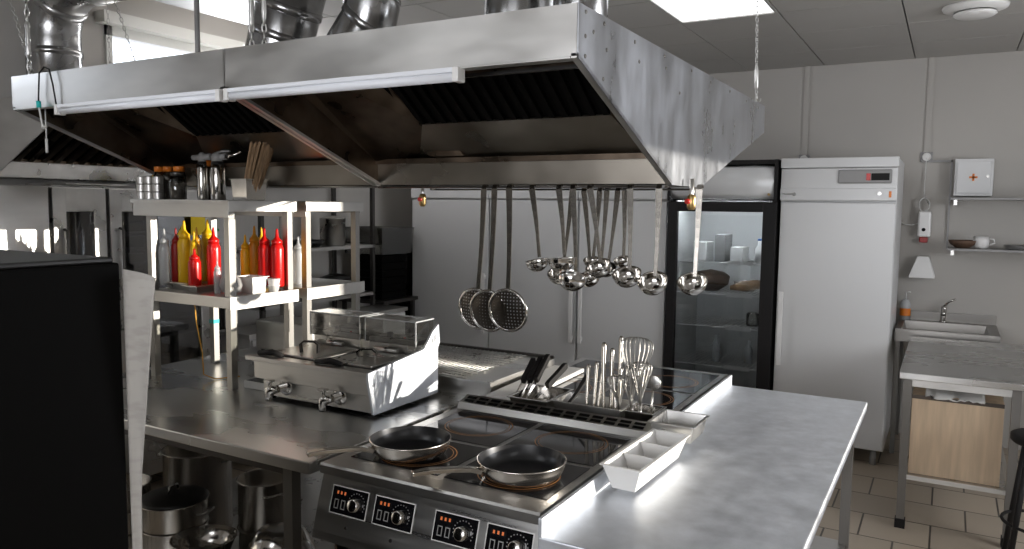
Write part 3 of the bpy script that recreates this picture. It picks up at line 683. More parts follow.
# ---------------------------------------------------------------- fryer
FX0, FX1, FY0, FY1 = -2.545, -1.905, 2.27, 2.70
t = thing('double_fryer', 'steel double tank table fryer with two taps and clear covers', 'fryer', (-2.22, 2.48, .87))
b = B().m('steel_brushed').box(FX0, FX1, FY0, FY1, .955, 1.045).box(FX0+.04, FX1, FY0+.015, FY1, .885, .957)
b.box(FX0-.02, FX1+.002, FY0-.03, FY0+.03, 1.035, 1.055)
link('body', b, t, bev=.003)
b = B().m('steel_worn').prism([(FX1+.001, FY0, .885), (FX1+.001, FY0-.03, 1.03), (FX1+.001, FY0-.03, 1.055), (FX1+.001, 2.60, 1.092), (FX1+.001, 2.665, 1.16), (FX1+.001, 2.705, 1.185), (FX1+.001, 2.715, 1.105), (FX1+.001, FY1, 1.085), (FX1+.001, FY1, .885)], (.012, 0, 0))
link('side_panel', b, t, bev=.001)
for x in (-2.215,):
    link('divider', B().m('steel').box(x-.012, x+.012, FY0+.03, 2.56, 1.045, 1.065), t)
for xa, xb in ((FX0+.02, -2.23), (-2.20, FX1-.02)):
    link('tank_rim', B().m('steel_dark').box(xa, xb, FY0+.03, 2.60, 1.045, 1.053), t)
    ld = link('lid', B().m('steel').box(xa+.02, xb-.015, FY0+.045, 2.585, 1.054, 1.064, .003), t)
    xc = (xa+xb)/2
    link('lid_handle', B().m('matt_black' if xa < -2.3 else 'steel_shiny').strip([(xc+.0, 2.38, 1.064), (xc-.002, 2.378, 1.10), (xc+.01, 2.384, 1.112), (xc+.055, 2.404, 1.112), (xc+.068, 2.41, 1.10), (xc+.066, 2.41, 1.064)], .026, .006, (-.45, .9, 0)), ld)
    link('basket_handle', B().m('matt_black').tube([(xa+.01, FY0+.0, 1.065), (xa+.08, FY0+.01, 1.072), (xa+.13, FY0+.02, 1.062)], .014, 8, radii=[.010, .015, .010]), t)
    # element head with clear box
    hb = link('control_head', B().m('steel').box(xa+.01, xb-.01, 2.60, 2.70, 1.045, 1.12).m('black').box(xa+.02, xb-.02, 2.597, 2.60, 1.125, 1.127), t)
    cv = B().m('clear_cover').box(xa, xb, 2.585, 2.715, 1.10, 1.205, .006).m('clear_plastic').box(xa, xb, 2.583, 2.587, 1.202, 1.207).box(xa, xb, 2.713, 2.717, 1.202, 1.207).box(xa-.001, xa+.003, 2.585, 2.715, 1.202, 1.207).box(xb-.003, xb+.001, 2.585, 2.715, 1.202, 1.207).box(xa-.001, xa+.003, 2.583, 2.587, 1.10, 1.202).box(xb-.003, xb+.001, 2.583, 2.587, 1.10, 1.202); link('clear_cover', cv, t)
    link('indicator', B().m('red_lamp').lathe([(.006, 0), (.005, .004)], (xb-.10, 2.64, 1.12), (0, 0, 1), 10), hb)
    link('switch', B().m('black').lathe([(.014, 0), (.012, .02)], (xb-.18, 2.64, 1.12), (0, 0, 1), 12), hb)
    link('clip', B().m('steel').tube([(xa+.06, 2.575, 1.075), (xb-.09, 2.575, 1.075)], .010, 8), t)
for x in (-2.40, -2.105):
    y = FY0+.015; tp = link('tap', B().m('steel_shiny').lathe([(.036, 0), (.036, .006), (.026, .010), (.016, .012), (.016, .05)], (x+.03, y, .935), (0, -1, 0), 20).tube([(x+.03, y-.05, .935), (x+.015, y-.062, .93), (x+.0, y-.065, .925), (x-.0, y-.068, .905), (x-.0, y-.068, .885)], .013, 12, radii=[.016, .019, .020, .017, .014]), t)
    link('tap_lever', B().m('steel_shiny').tube([(x+.0, y-.06, .94), (x-.0, y-.065, .965)], .007, 8).box(x-.022, x+.018, y-.078, y-.05, .962, .974, .003), tp)
for x in (-2.2,): link('vent_mark', B().m('black').box(FX1+.0125, FX1+.0135, 2.655, 2.66, 1.11, 1.13).box(FX1+.0125, FX1+.0135, 2.668, 2.673, 1.115, 1.14).box(FX1+.0125, FX1+.0135, 2.68, 2.685, 1.12, 1.145), t)
for x in (FX0+.07, FX1-.03):
    for y in (FY0+.04, FY1-.03): link('foot', B().m('matt_black').lathe([(.014, 0), (.014, .016)], (x, y, .87), (0, 0, 1), 10), t)
# kitchen scale
t = thing('kitchen_scale', 'flat white kitchen scale left of the fryer', 'scale', (-2.66, 2.38, .87))
link('body', B().m('white_plastic').prism([(-2.715, 2.36, .8705), (-2.575, 2.36, .8705), (-2.575, 2.60, .8705), (-2.715, 2.60, .8705)], (0, 0, .035)), t, bev=.006)
link('display', B().m('black_gloss').box(-2.70, -2.60, 2.365, 2.43, .9055, .907), t); link('platform', B().m('steel').box(-2.71, -2.58, 2.44, 2.59, .906, .914, .003), t)
# ---------------------------------------------------------------- shelf units
def shelf_unit(x0, x1, y0, y1, label, tape=False, xtop=None):
    t = thing('shelf_unit', label, 'shelf', ((x0+x1)/2, (y0+y1)/2, .87))
    xt = xtop if xtop is not None else x0
    link('top_shelf', B().m('steel_shell').box(xt, x1, y0, y1, 1.69, 1.708).box(xt+.012, x1-.006, y0+.004, y0+.010, 1.632, 1.692).box(xt+.02, x1-.008, y1-.016, y1-.012, 1.65, 1.69)
         .box(x1-.006, x1+.002, y0+.002, y1-.002, 1.658, 1.707).box(xt, xt+.006, y0+.002, y1-.002, 1.665, 1.704), t, bev=.0015)
    link('lower_shelf', B().m('steel_shell').box(x0, x1, y0, y1, 1.268, 1.285).box(x0+.006, x1-.008, y0, y0+.004, 1.235, 1.27).box(x0+.006, x1-.008, y1-.004, y1, 1.235, 1.27)
         .box(x1-.006, x1+.004, y0-.002, y1+.002, 1.228, 1.288).box(x0, x0+.006, y0, y1, 1.235, 1.285), t, bev=.0015)
    for x in (x0+.012, x1-.045):
        for y in (y0+.012, y1-.05):
            p = link('post', B().m('steel_leg').box(x, x+.032, y, y+.032, .8705, 1.268).box(x, x+.032, y, y+.032, 1.285, 1.69), t)
            if tape and x < -3: pass
    return t
s1 = shelf_unit(-3.285, -2.70, 2.284, 2.686, 'front steel two tier shelf unit holding the sauce bottles', True, -3.37)
s2 = shelf_unit(-3.285, -2.70, 2.745, 3.165, 'rear steel two tier shelf unit next to the first')
link('tape_band', B().m('teal_tape').box(-3.2745, -3.2395, 2.6345, 2.6695, 1.08, 1.10), s1)['label'] = 'teal tape band'
# bottles
def bottle(x, y, z, h, r, m_, label, name='squeeze_bottle', tipm=None):
    t = thing(name, label, 'bottle', (x, y, z), 'squeeze bottles on the shelf units')
    hb = h*.74
    link('body', B().m(m_).lathe([(r*.92, 0), (r, .006), (r, hb*.86), (r*.97, hb*.9), (r*.80, hb*.955), (r*.72, hb)], (x, y, z), (0, 0, 1), 20), t)
    link('nozzle_cap', B().m(tipm or m_).lathe([(r*.80, hb-.004), (r*.80, hb+h*.05), (r*.55, hb+h*.07), (r*.26, hb+h*.12), (r*.20, hb+h*.22), (r*.10, h)], (x, y, z), (0, 0, 1), 16), t)
    return t
Z0 = 1.306
for x, y, tip, r, m_, lb in (
 (-3.222, 2.35, 1.572, .024, 'clear_plastic', 'white translucent squeeze bottle at the left end of the row'),
 (-3.205, 2.40, 1.575, .023, 'dark_red', 'dark red squeeze bottle next to the white one'),
 (-3.143, 2.40, 1.610, .031, 'yellow_plastic', 'tall fat yellow squeeze bottle in front'),
 (-3.150, 2.475, 1.578, .022, 'amber_plastic', 'amber squeeze bottle right of the tall yellow one'),
 (-3.075, 2.40, 1.562, .021, 'yellow_plastic', 'slim yellow squeeze bottle in front of the fat rear one'),
 (-3.19, 2.57, 1.612, .034, 'yellow_plastic', 'fat yellow squeeze bottle at the back'),
 (-3.005, 2.345, 1.485, .028, 'red_plastic', 'short small red squeeze bottle in front'),
 (-2.995, 2.445, 1.582, .031, 'red_plastic', 'tall red squeeze bottle left of the front post'),
 (-2.925, 2.57, 1.545, .023, 'yellow_plastic', 'yellow squeeze bottle just right of the front post'),
 (-2.895, 2.60, 1.588, .028, 'amber_plastic', 'brownish amber squeeze bottle in the rear half of the shelf'),
 (-2.90, 2.648, 1.580, .024, 'yellow_plastic', 'yellow squeeze bottle behind the two red ones'),
 (-2.80, 2.575, 1.580, .031, 'red_plastic', 'left one of the two big red bottles above the white tub'),
 (-2.745, 2.60, 1.578, .031, 'red_plastic', 'right one of the two big red bottles above the white tub'),
 (-2.87, 2.86, 1.530, .026, 'clear_plastic', 'milky squeeze bottle on the rear shelf unit'),
 (-2.98, 3.00, 1.575, .024, 'clear_plastic', 'milky squeeze bottle further back on the rear shelf unit')):
    z = Z0 if y < 2.7 else 1.2855
    bottle(x, y, z, tip-z, r, m_, lb)
solo('steel_tray', open_tray(B().m('steel'), -3.225, -3.055, 2.34, 2.62, 1.2855, 1.322, .018, .022, .008), 'shallow steel tray under the left sauce bottles', 'tray', (-3.14, 2.45, 1.2855))
solo('steel_tray', open_tray(B().m('steel'), -3.04, -2.95, 2.31, 2.50, 1.2855, 1.318, .018, .020, .008), 'shallow steel tray under the small red bottle', 'tray', (-2.97, 2.4, 1.2855))
bottle(-2.705-.045+.01-.13, 2.36, 1.2855, .15, .016, 'clear_plastic', 'tiny grey sauce bottle standing just left of the front post')
solo('round_pot', B().m('grey_plastic').lathe([(.02, 0), (.042, .012), (.05, .04), (.042, .07), (.025, .085), (.02, .09)], (-2.80, 2.375, 1.2855), (0, 0, 1), 24), 'round dark grey jar beside the white tub', 'jar', (-2.80, 2.375, 1.2855))
t = thing('food_tub', 'white rectangular food tub on the lower shelf', 'tub', (-2.80, 2.49, 1.2855))
link('tub_body', open_tray(B().m('white_plastic'), -2.85, -2.735, 2.44, 2.53, 1.2855, 1.36, .003, .008, .006), t)
t = thing('food_tub', 'small white round tub at the right end of the lower shelf', 'tub', (-2.74, 2.62, 1.2855))
for k in range(1): link('tub_body', B().m('white_plastic').lathe([(.022, 0), (.03, .03), (.032, .032), (.030, .036), (.034, .066), (.03, .068)], (-2.77, 2.555-.015, 1.3605), (0, 0, 1), 18), t)
bpy.data.objects.remove([o for o in t.children][0]); link('tub_body', B().m('white_plastic').lathe([(.020, 0), (.026, .028), (.029, .030), (.024, .032), (.029, .06), (.031, .062)], (-2.722, 2.555, 1.2855), (0, 0, 1), 18), t)
# things on the upper shelf (z 1.708)
TZ_ = 1.7085
def shaker(x, y, label):
    t = thing('spice_shaker', label, 'shaker', (x, y, TZ_), 'stacked spice shakers on the top shelf')
    for k in range(3): link('tin', B().m('steel_shell').lathe([(.021, 0), (.024, .002), (.024, .032), (.021, .035), (.020, .0352)], (x, y, TZ_+k*.036), (0, 0, 1), 20, (True, True), False), t)
shaker(-3.335, 2.32, 'leftmost stack of small spice tins'); shaker(-3.283, 2.325, 'middle stack of small spice tins'); shaker(-3.228, 2.33, 'rightmost stack of small spice tins')
def jar(x, y, h, r, label, lid, content='spice'):
    t = thing('glass_jar', label, 'jar', (x, y, TZ_), 'jars on the top shelf')
    link('contents', B().m(content).lathe([(r*.9, .003), (r*.9, h*.6)], (x, y, TZ_), (0, 0, 1), 18), t)
    link('glass_body', B().m('jar_glass').lathe([(r*.9, 0), (r, .006), (r, h*.72), (r*.75, h*.86)], (x, y, TZ_), (0, 0, 1), 20), t)
    link('lid', B().m(lid).lathe([(r*.80, h*.86), (r*.82, h), (r*.78, h+.002)], (x, y, TZ_), (0, 0, 1), 20), t)
jar(-3.335, 2.415, .155, .026, 'spice jar with an orange lid behind the left tins', 'orange_plastic')
jar(-3.275, 2.42, .155, .028, 'spice jar with an orange lid behind the middle tins', 'orange_plastic')
jar(-3.207, 2.43, .155, .032, 'spice jar with an orange lid behind the right tins', 'orange_plastic')
jar(-3.13, 2.36, .125, .036, 'glass jar of dark spice between the tins and the siphons', 'steel_dark')
jar(-3.10, 2.50, .185, .036, 'taller dark jar with an orange red lid behind the siphons', 'orange_plastic', 'food_dark')
def siphon(x, y, h, r, label, noz):
    t = thing('cream_siphon', label, 'siphon', (x, y, TZ_), 'cream siphons on the top shelf')
    link('bottle_body', B().m('steel_shiny').lathe([(r*.95, 0), (r, .004), (r, h*.82), (r*.9, h*.9), (r*.7, h*.94)], (x, y, TZ_), (0, 0, 1), 24), t)
    link('collar', B().m('matt_black').lathe([(r*.82, h*.92), (r*.84, h*.98), (r*.7, h)], (x, y, TZ_), (0, 0, 1), 24), t)
    hd = link('head', B().m('grey_plastic').lathe([(r*.75, h), (r*.72, h+.03), (r*.3, h+.042)], (x, y, TZ_), (0, 0, 1), 20).tube([(x-.05, y-.01, TZ_+h+.018), (x+.05, y+.01, TZ_+h+.022)], .014, 10, radii=[.012, .016]), t)
    if noz:
        link('nozzle', B().m('steel_shiny').tube([(x+.05, y+.01, TZ_+h+.022), (x+.08, y+.02, TZ_+h+.028), (x+.125, y+.03, TZ_+h+.042)], .008, 10, radii=[.012, .007, .004]), hd)
        link('lever', B().m('grey_plastic').tube([(x-.03, y, TZ_+h+.035), (x+.03, y, TZ_+h+.045), (x+.07, y+.01, TZ_+h+.046)], .005, 8), hd)
siphon(-3.005, 2.40, .175, .024, 'slimmer steel cream siphon on the left', False)
siphon(-2.925, 2.42, .175, .034, 'wider steel cream siphon with a nozzle pointing right', True)
solo('small_cup', B().m('white_plastic').lathe([(.02, 0), (.026, .04), (.027, .042), (.024, .04), (.018, .004)], (-2.87, 2.56, TZ_), (0, 0, 1), 18, (True, True)), 'small pale cup right of the siphons', 'cup', (-2.845, 2.56, TZ_))
solo('steel_pan', open_tray(B().m('steel_shiny'), -2.81, -2.712, 2.395, 2.515, TZ_+.001, TZ_+.095, .002, .006, .006), 'deep steel pan holding the skewers', 'food pan', (-2.76, 2.455, TZ_))
t = thing('skewer_bundle', 'bundle of wooden skewers leaning in the steel pan on top of the shelf', 'skewers', (-2.76, 2.455, TZ_+.005)); t['kind'] = 'stuff'
b = B().m('bamboo')
for i in range(190):
    a = random.random()*2*PI; q = math.sqrt(random.random()); x0 = -2.76+.032*q*math.cos(a); y0 = 2.455+.038*q*math.sin(a)
    x1 = -2.69+.055*q*math.cos(a); y1 = 2.475+.052*q*math.sin(a); zt = TZ_+.255+random.uniform(-.02, .01)
    b.tube([(x0, y0, TZ_+.006), (x1, y1, zt)], .0022, 4, smooth=False)
link('skewers', b, t)['kind'] = 'stuff'
# ---------------------------------------------------------------- pots under the left table
PZ = .1655
def pot(x, y, z, r, h, label, lid=False, handles=True, nm='stock_pot', hd=(1, .3)):
    t = thing(nm, label, 'pot', (x, y, z), 'pots under the left table')
    link('pot_body', B().m('pan_steel').lathe([(r*.96, 0), (r, .006), (r, h-.004), (r+.006, h), (r-.002, h), (r-.003, .01), (.001, .008)], (x, y, z), (0, 0, 1), 36), t)
    u = Vector((hd[0], hd[1], 0)).normalized(); v = Vector((-u.y, u.x, 0)); c = Vector((x, y, z+h-.045))
    if handles:
        for s_ in (-1, 1):
            p = [c+s_*u*(r-.001)+v*.035, c+s_*u*(r+.03)+v*.036+Vector((0, 0, .008)), c+s_*u*(r+.042)+Vector((0, 0, .012)), c+s_*u*(r+.03)-v*.036+Vector((0, 0, .008)), c+s_*u*(r-.001)-v*.035]
            link('handle', B().m('steel').tube(p, .0045, 8), t)
    if lid:
        l_ = link('lid', B().m('enamel_black').lathe([(r+.004, h+.001), (r+.005, h+.006), (r*.9, h+.014), (r*.4, h+.026), (.001, h+.03)], (x, y, z), (0, 0, 1), 36), t)
        q = Vector((x, y, z+h+.028)); link('lid_handle', B().m('steel').tube([q-v*.03, q-v*.026+Vector((0, 0, .028)), q+v*.026+Vector((0, 0, .028)), q+v*.03], .0045, 8), l_)
    return t
pot(-3.0, 2.33, PZ, .15, .39, 'very tall steel stock pot at the back under the table')
pot(-2.757, 2.02, PZ, .13, .095, 'lowest pot of the lidded stack')
pot(-2.757, 2.02, PZ+.097, .13, .095, 'middle pot of the lidded stack')
pot(-2.757, 2.02, PZ+.194, .133, .105, 'top pot of the stack, with a dark lid', lid=True)
pot(-3.10, 2.01, PZ, .12, .10, 'lowest pot of the open stack at the far left')
pot(-3.10, 2.01, PZ+.102, .12, .10, 'middle pot of the open stack at the far left')
pot(-3.10, 2.01, PZ+.204, .12, .10, 'top pot of the open stack at the far left')
pot(-2.43, 2.21, PZ, .105, .19, 'steel pot at the bottom of the right hand stack')
pot(-2.43, 2.21, PZ+.192, .105, .20, 'tall steel pot on top of the right hand stack', hd=(1, -.5))
def bowl(x, y, z, r, h, label, tilt=None):
    b = B().m('steel_shiny').lathe([(r*.35, 0), (r*.6, .01), (r*.85, h*.45), (r, h-.003), (r*1.04, h), (r*.99, h), (r*.84, h*.48), (r*.58, .014), (.001, .006)], (0, 0, 0), (0, 0, 1), 36)
    o = solo('mixing_bowl', b, label, 'bowl', group='steel bowls under the left table'); o.location = (x, y, z)
    if tilt: o.rotation_euler = tilt
bowl(-2.465, 1.934, PZ+.14, .12, .09, 'steel bowl facing up in front of the lidded pots')
pot(-2.465, 1.934, PZ, .10, .135, 'low pot carrying the steel bowl', handles=False)
bowl(-2.15, 2.03, .47, .14, .13, 'large upturned steel bowl by the table leg', (math.radians(180), 0, 0))
pot(-2.15, 2.03, PZ, .11, .17, 'low pan under the upturned bowl', handles=False)
# ---------------------------------------------------------------- dark appliance at the near left
t = thing('dark_appliance', 'big black appliance in the near left foreground', 'appliance', (-2.1, .5, 0))
b = B().m('black').box(-2.9, -1.283, .02, .845, .02, 1.590)
link('housing', b, t, bev=.004)
link('lid', B().m('enamel_black').box(-2.9, -1.290, .03, .838, 1.590, 1.60, .003), t)
for x in (-2.8, -1.35):
    for y in (.08, .78): link('foot', B().m('black').lathe([(.025, 0), (.02, .03)], (x, y, 0), (0, 0, 1), 12), t)
# sheet of paper hanging off its back corner
rows = []
for i in range(13):
    f = i/12; row = []
    for j in range(7):
        g = j/6; wdt = .080*(1-.62*min(1, f*1.6)-.2*f)+.002
        row.append((-1.286+g*wdt, .852+.012*math.sin(g*2.5), 1.578-.012*g-f*.62))
    rows.append(row)
m = mat('printed_paper', (.36, .34, .31), .8); nt = m.node_tree; bs = nt.nodes['Principled BSDF']
tc = nt.nodes.new('ShaderNodeTexCoord'); mp = nt.nodes.new('ShaderNodeMapping'); mp.inputs['Scale'].default_value = (18, 5, 60); nt.links.new(tc.outputs['Object'], mp.inputs[0])
nz = nt.nodes.new('ShaderNodeTexNoise'); nz.inputs['Scale'].default_value = 1; nt.links.new(mp.outputs[0], nz.inputs[0])
cr = nt.nodes.new('ShaderNodeValToRGB'); cr.color_ramp.elements[0].position = .35; cr.color_ramp.elements[0].color = (.33, .31, .285, 1); cr.color_ramp.elements[1].position = .5; cr.color_ramp.elements[1].color = (.38, .36, .33, 1)
nt.links.new(nz.outputs[0], cr.inputs[0]); nt.links.new(cr.outputs[0], bs.inputs['Base Color'])
solo('paper_sheet', B().m('printed_paper').sheet(rows), 'curled grey paper sheet hanging at the corner of the black appliance', 'paper', (-1.285, .86, 1.2), solid=.0008)
# ---------------------------------------------------------------- ovens on the left wall and the hood over them
OX = -3.95
def oven(label, y0, y1, glassm, racks, handle_left=True, sign=False, panel=False):
    t = thing('combi_oven', label, 'oven', (OX-.3, (y0+y1)/2, 0))
    link('cabinet', B().m('steel_brushed').box(LX+.02, OX-.04, y0, y1, .1, .2).box(LX+.02, OX-.04, y0, y0+.03, .2, 1.77).box(LX+.02, OX-.04, y1-.03, y1, .2, 1.77).box(LX+.02, OX-.04, y0+.03, y1-.03, 1.70, 1.77).m('steel_dark').box(LX+.02, LX+.05, y0+.03, y1-.03, .2, 1.70), t)
    d = link('door', B().m('steel').box(OX-.04, OX, y0+.005, y0+.075, .2, 1.765, .004).box(OX-.04, OX, y1-.075, y1-.005, .2, 1.765, .004).box(OX-.04, OX, y0+.07, y1-.07, 1.64, 1.765, .004).box(OX-.04, OX, y0+.07, y1-.07, .2, .4, .004), t)
    link('door_glass', B().m(glassm).box(OX-.03, OX-.02, y0+.07, y1-.07, .4, 1.645), d)
    yh = y0+.06 if handle_left else y1-.06
    link('handle', B().m('steel_dark').tube([(OX, yh, 1.55), (OX+.03, yh, 1.54), (OX+.03, yh, 1.0), (OX, yh, .99)], .008, 8), d)
    for k in range(racks): link('rack', B().m('steel').box(LX+.06, OX-.06, y0+.04, y1-.04, .5+k*.1, .506+k*.1), t)
    if sign:
        link('warning_sign', B().m('yellow_sign').prism([(OX-.019, y1-.22, 1.50), (OX-.019, y1-.14, 1.50), (OX-.019, y1-.18, 1.565)], (.002, 0, 0)).m('black').box(OX-.0168, OX-.0163, y1-.184, y1-.176, 1.517, 1.545), d)
    for y in (y0+.06, y1-.06):
        for x in (LX+.08, OX-.1): link('foot', B().m('steel_dark').lathe([(.02, 0), (.02, .1)], (x, y, 0), (0, 0, 1), 10), t)
    return t
t = thing('steel_cabinet', 'plain tall steel cabinet beside the ovens, above the black appliance', 'cabinet', (-4.3, 2.0, 0))
link('body', B().m('steel_shell').box(LX+.02, OX, 1.55, 2.23, .05, 1.77), t, bev=.003); link('plinth', B().m('steel_dark').box(LX+.04, OX-.03, 1.57, 2.21, 0, .05), t)
o1 = oven('narrow steel oven with a bluish glass door, left of the other oven', 2.245, 2.54, 'oven_glass', 0)
link('reflection_panel', B().m('deep_blue').box(OX-.06, OX-.05, 2.30, 2.48, .5, 1.4), o1)  # blue sheet standing in for the reflection in the door glass
o2 = oven('combi oven with dark glass showing racks and a yellow warning triangle', 2.55, 3.20, 'oven_glass', 11, True, True)
# yellow certificate and bits between the ovens and the gutter
solo('stacked_trays', B().m('steel').box(-4.4, -4.05, 2.3, 2.65, 1.771, 1.780, .003).box(-4.38, -4.0, 2.35, 2.7, 1.781, 1.790, .003), 'thin steel trays lying on the ovens', 'trays')
solo('yellow_folder', B().m('yellow_sign').prism([(-4.1, 2.85, 1.772), (-4.05, 3.12, 1.772), (-4.05, 3.12, 1.90), (-4.1, 2.98, 1.90)], (-.01, 0, 0)), 'yellow card leaning on top of the oven', 'card')
t = thing('wall_hood', 'steel extractor hood on the left wall above the ovens', 'extractor hood', (-4.3, 3.0, 1.8))
HY0, HY1 = 2.2, 4.6
link('gutter', B().m('steel').box(LX+.01, -4.38, HY0, HY1, 1.815, 1.82).box(-4.385, -4.38, HY0, HY1, 1.815, 1.905).m('steel_dark_brown').box(-4.39, -4.36, HY0, HY1, 1.905, 1.92), t)
b = B().m('black').prism([(-4.37, HY0, 1.92), (-3.84, HY0, 2.17), (-3.84, HY0, 2.18), (-4.37, HY0, 1.93)], (0, HY1-HY0, 0))
y = HY0+.02
b.m('steel_dark_brown')
while y < HY1-.05:
    b.prism([(-4.36, y, 1.905), (-3.86, y, 2.145), (-3.86, y, 2.165), (-4.36, y, 1.925)], (0, .03, 0)); y += .07
link('baffle_filter', b, t)
link('end_panel', B().m('steel_shell').prism([(LX+.01, HY0-.005, 1.815), (-4.38, HY0-.005, 1.815), (-3.78, HY0-.005, 2.10), (-3.78, HY0-.005, 2.22), (LX+.01, HY0-.005, 2.22)], (0, .004, 0)), t)
link('front_lip', B().m('steel_shell').box(-3.785, -3.78, HY0, HY1, 2.10, 2.22).box(LX+.01, -3.78, HY0, HY1, 2.215, 2.22), t)
# ---------------------------------------------------------------- refrigerators along the back
FYF = 5.5
def fridge(x0, x1, label, handle_right, logo=False, display=False):
    t = thing('refrigerator', label, 'refrigerator', ((x0+x1)/2, FYF+.35, 0), 'tall white refrigerators')
    link('cabinet', B().m('white_enamel').box(x0, x1, FYF+.03, FYF+.72, .10, 2.03), t, bev=.004)
    link('door', B().m('white_enamel').box(x0+.003, x1-.003, FYF, FYF+.028, .11, 1.74), t, bev=.006)
    tp = link('top_panel', B().m('white_enamel').box(x0, x1, FYF-.005, FYF+.03, 1.75, 1.965).box(x0-.004, x1+.004, FYF-.015, FYF+.03, 1.97, 2.035).box(x0-.002, x1+.002, FYF-.012, FYF+.03, 1.755, 1.835), t, bev=.004)
    xh = x1-.035 if handle_right else x0+.035
    link('handle', B().m('white_plastic').box(xh-.016, xh+.016, FYF-.035, FYF-.022, .62, 1.13, .004).box(xh-.012, xh+.012, FYF-.03, FYF, .64, .67).box(xh-.012, xh+.012, FYF-.03, FYF, 1.08, 1.11), t)
    if display:
        link('display_panel', B().m('grey_plastic').box(x0+.36, x0+.68, FYF-.012, FYF-.004, 1.865, 1.955, .008).m('matt_black').box(x0+.56, x0+.665, FYF-.0145, FYF-.012, 1.885, 1.93).m('red_lamp').box(x0+.53, x0+.555, FYF-.0145, FYF-.012, 1.885, 1.93), tp)
        link('lock', B().m('steel').lathe([(.012, 0), (.012, .006)], (x1-.10, FYF-.012, 1.80), (0, -1, 0), 14).m('orange_plastic').box(x1-.045, x1-.03, FYF-.014, FYF-.012, 1.775, 1.815), tp)
        link('key', B().m('steel').lathe([(.012, 0), (.012, .004), (.004, .006), (.004, .02)], (x0+.09, FYF-.012, 1.795), (0, -1, 0), 14).tube([(x0+.02, FYF-.014, 1.797), (x0+.09, FYF-.018, 1.797)], .004, 6), tp)
    else:
        link('badge', B().m('orange_plastic').box(x1-.07, x1-.055, FYF-.014, FYF-.012, 1.775, 1.80), tp)
    for x in (x0+.06, x1-.06):
        for y in (FYF+.06, FYF+.66): link('foot', B().m('grey_plastic').lathe([(.022, 0), (.018, .1)], (x, y, 0), (0, 0, 1), 12), t)
    return t
fridge(-4.14, -3.345, 'white refrigerator furthest left, behind the skimmers', True)
fridge(-3.335, -2.53, 'white refrigerator in the middle, behind the hanging ladles', True)
fridge(-2.52, -1.808, 'white refrigerator left of the glass door one', False)
fridge(-1.012, -.30, 'white refrigerator with a small display, right of the glass door one', False, display=True)
# glass door drinks fridge
x0, x1 = -1.795, -1.03
t = thing('display_refrigerator', 'black framed glass door refrigerator with shelves of food', 'refrigerator', (-1.41, FYF+.35, 0))
link('cabinet', B().m('matt_black').box(x0, x0+.04, FYF+.03, FYF+.70, .08, 2.03).box(x1-.04, x1, FYF+.03, FYF+.70, .08, 2.03).box(x0+.04, x1-.04, FYF+.66, FYF+.70, .08, 2.03).box(x0+.04, x1-.04, FYF+.03, FYF+.66, .08, .2).box(x0+.04, x1-.04, FYF+.03, FYF+.66, 1.75, 2.03), t)
link('liner', B().m('fridge_inside').box(x0+.04, x0+.05, FYF+.04, FYF+.65, .2, 1.75).box(x1-.05, x1-.04, FYF+.04, FYF+.65, .2, 1.75).box(x0+.05, x1-.05, FYF+.64, FYF+.655, .2, 1.75), t)
link('header', B().m('white_enamel').prism([(x0+.02, FYF+.0, 1.76), (x0+.02, FYF-.035, 1.80), (x0+.02, FYF-.045, 1.88), (x0+.02, FYF-.03, 1.97), (x0+.02, FYF+.03, 2.0), (x0+.02, FYF+.03, 1.76)], (x1-x0-.04, 0, 0), True).m('matt_black').box(x0, x0+.02, FYF-.045, FYF+.03, 1.745, 2.03).box(x1-.02, x1, FYF-.045, FYF+.03, 1.745, 2.03).box(x0, x1, FYF-.02, FYF+.03, 2.0, 2.03).m('brass').box(x1-.06, x1-.045, FYF-.045, FYF-.04, 1.785, 1.80), t)
link('inner_fill', B().m('fridge_fill').box(x0+.10, x1-.10, FYF+.04, FYF+.07, 1.70, 1.735), t)  # glowing strip added to brighten the refrigerator shelves
d = link('door', B().m('matt_black').box(x0, x0+.07, FYF-.03, FYF+.02, .12, 1.74).box(x1-.09, x1, FYF-.03, FYF+.02, .12, 1.74).box(x0+.07, x1-.09, FYF-.03, FYF+.02, 1.67, 1.74).box(x0+.07, x1-.09, FYF-.03, FYF+.02, .12, .3), t, bev=.003)
link('door_glass', B().m('door_glass').box(x0+.07, x1-.09, FYF-.02, FYF-.012, .3, 1.67), d)
for z in (.54, .83, 1.07, 1.30):
    b = B().m('white_plastic')
    for k in range(20): b.tube([(x0+.06+k*.033, FYF+.08, z), (x0+.06+k*.033, FYF+.60, z)], .002, 4)
    b.tube([(x0+.055, FYF+.08, z), (x1-.055, FYF+.08, z)], .004, 6)
    s_ = link('wire_shelf', b, t); link('price_rail', B().m('white_plastic').box(x1-.34, x1-.16, FYF+.06, FYF+.066, z-.012, z+.018), s_)
for x, w_, d_, h_, z, m_, nm, lb, cat in ((-1.60, .10, .2, .14, 1.304, 'white_plastic', 'food_box', 'white food box on the top fridge shelf', 'box'), (-1.45, .08, .2, .20, 1.304, 'grey_plastic', 'food_box', 'tall grey box on the top fridge shelf', 'box'),
        (-1.33, .09, .2, .11, 1.304, 'white_plastic', 'food_box', 'low pale box on the top fridge shelf', 'box')):
    solo(nm, B().m(m_).box(x-w_/2, x+w_/2, FYF+.15, FYF+.15+d_, z, z+h_, .006), lb, cat, (x, FYF+.25, z))
t2 = thing('drink_bottle', 'small white bottle standing on the top fridge shelf at right', 'bottle', (-1.18, FYF+.2, 1.304))
link('body', B().m('white_plastic').lathe([(.03, 0), (.03, .1), (.012, .13), (.012, .16)], (-1.18, FYF+.2, 1.304), (0, 0, 1), 14), t2)
link('cap', B().m('deep_blue').lathe([(.014, .16), (.014, .175)], (-1.18, FYF+.2, 1.304), (0, 0, 1), 14), t2)
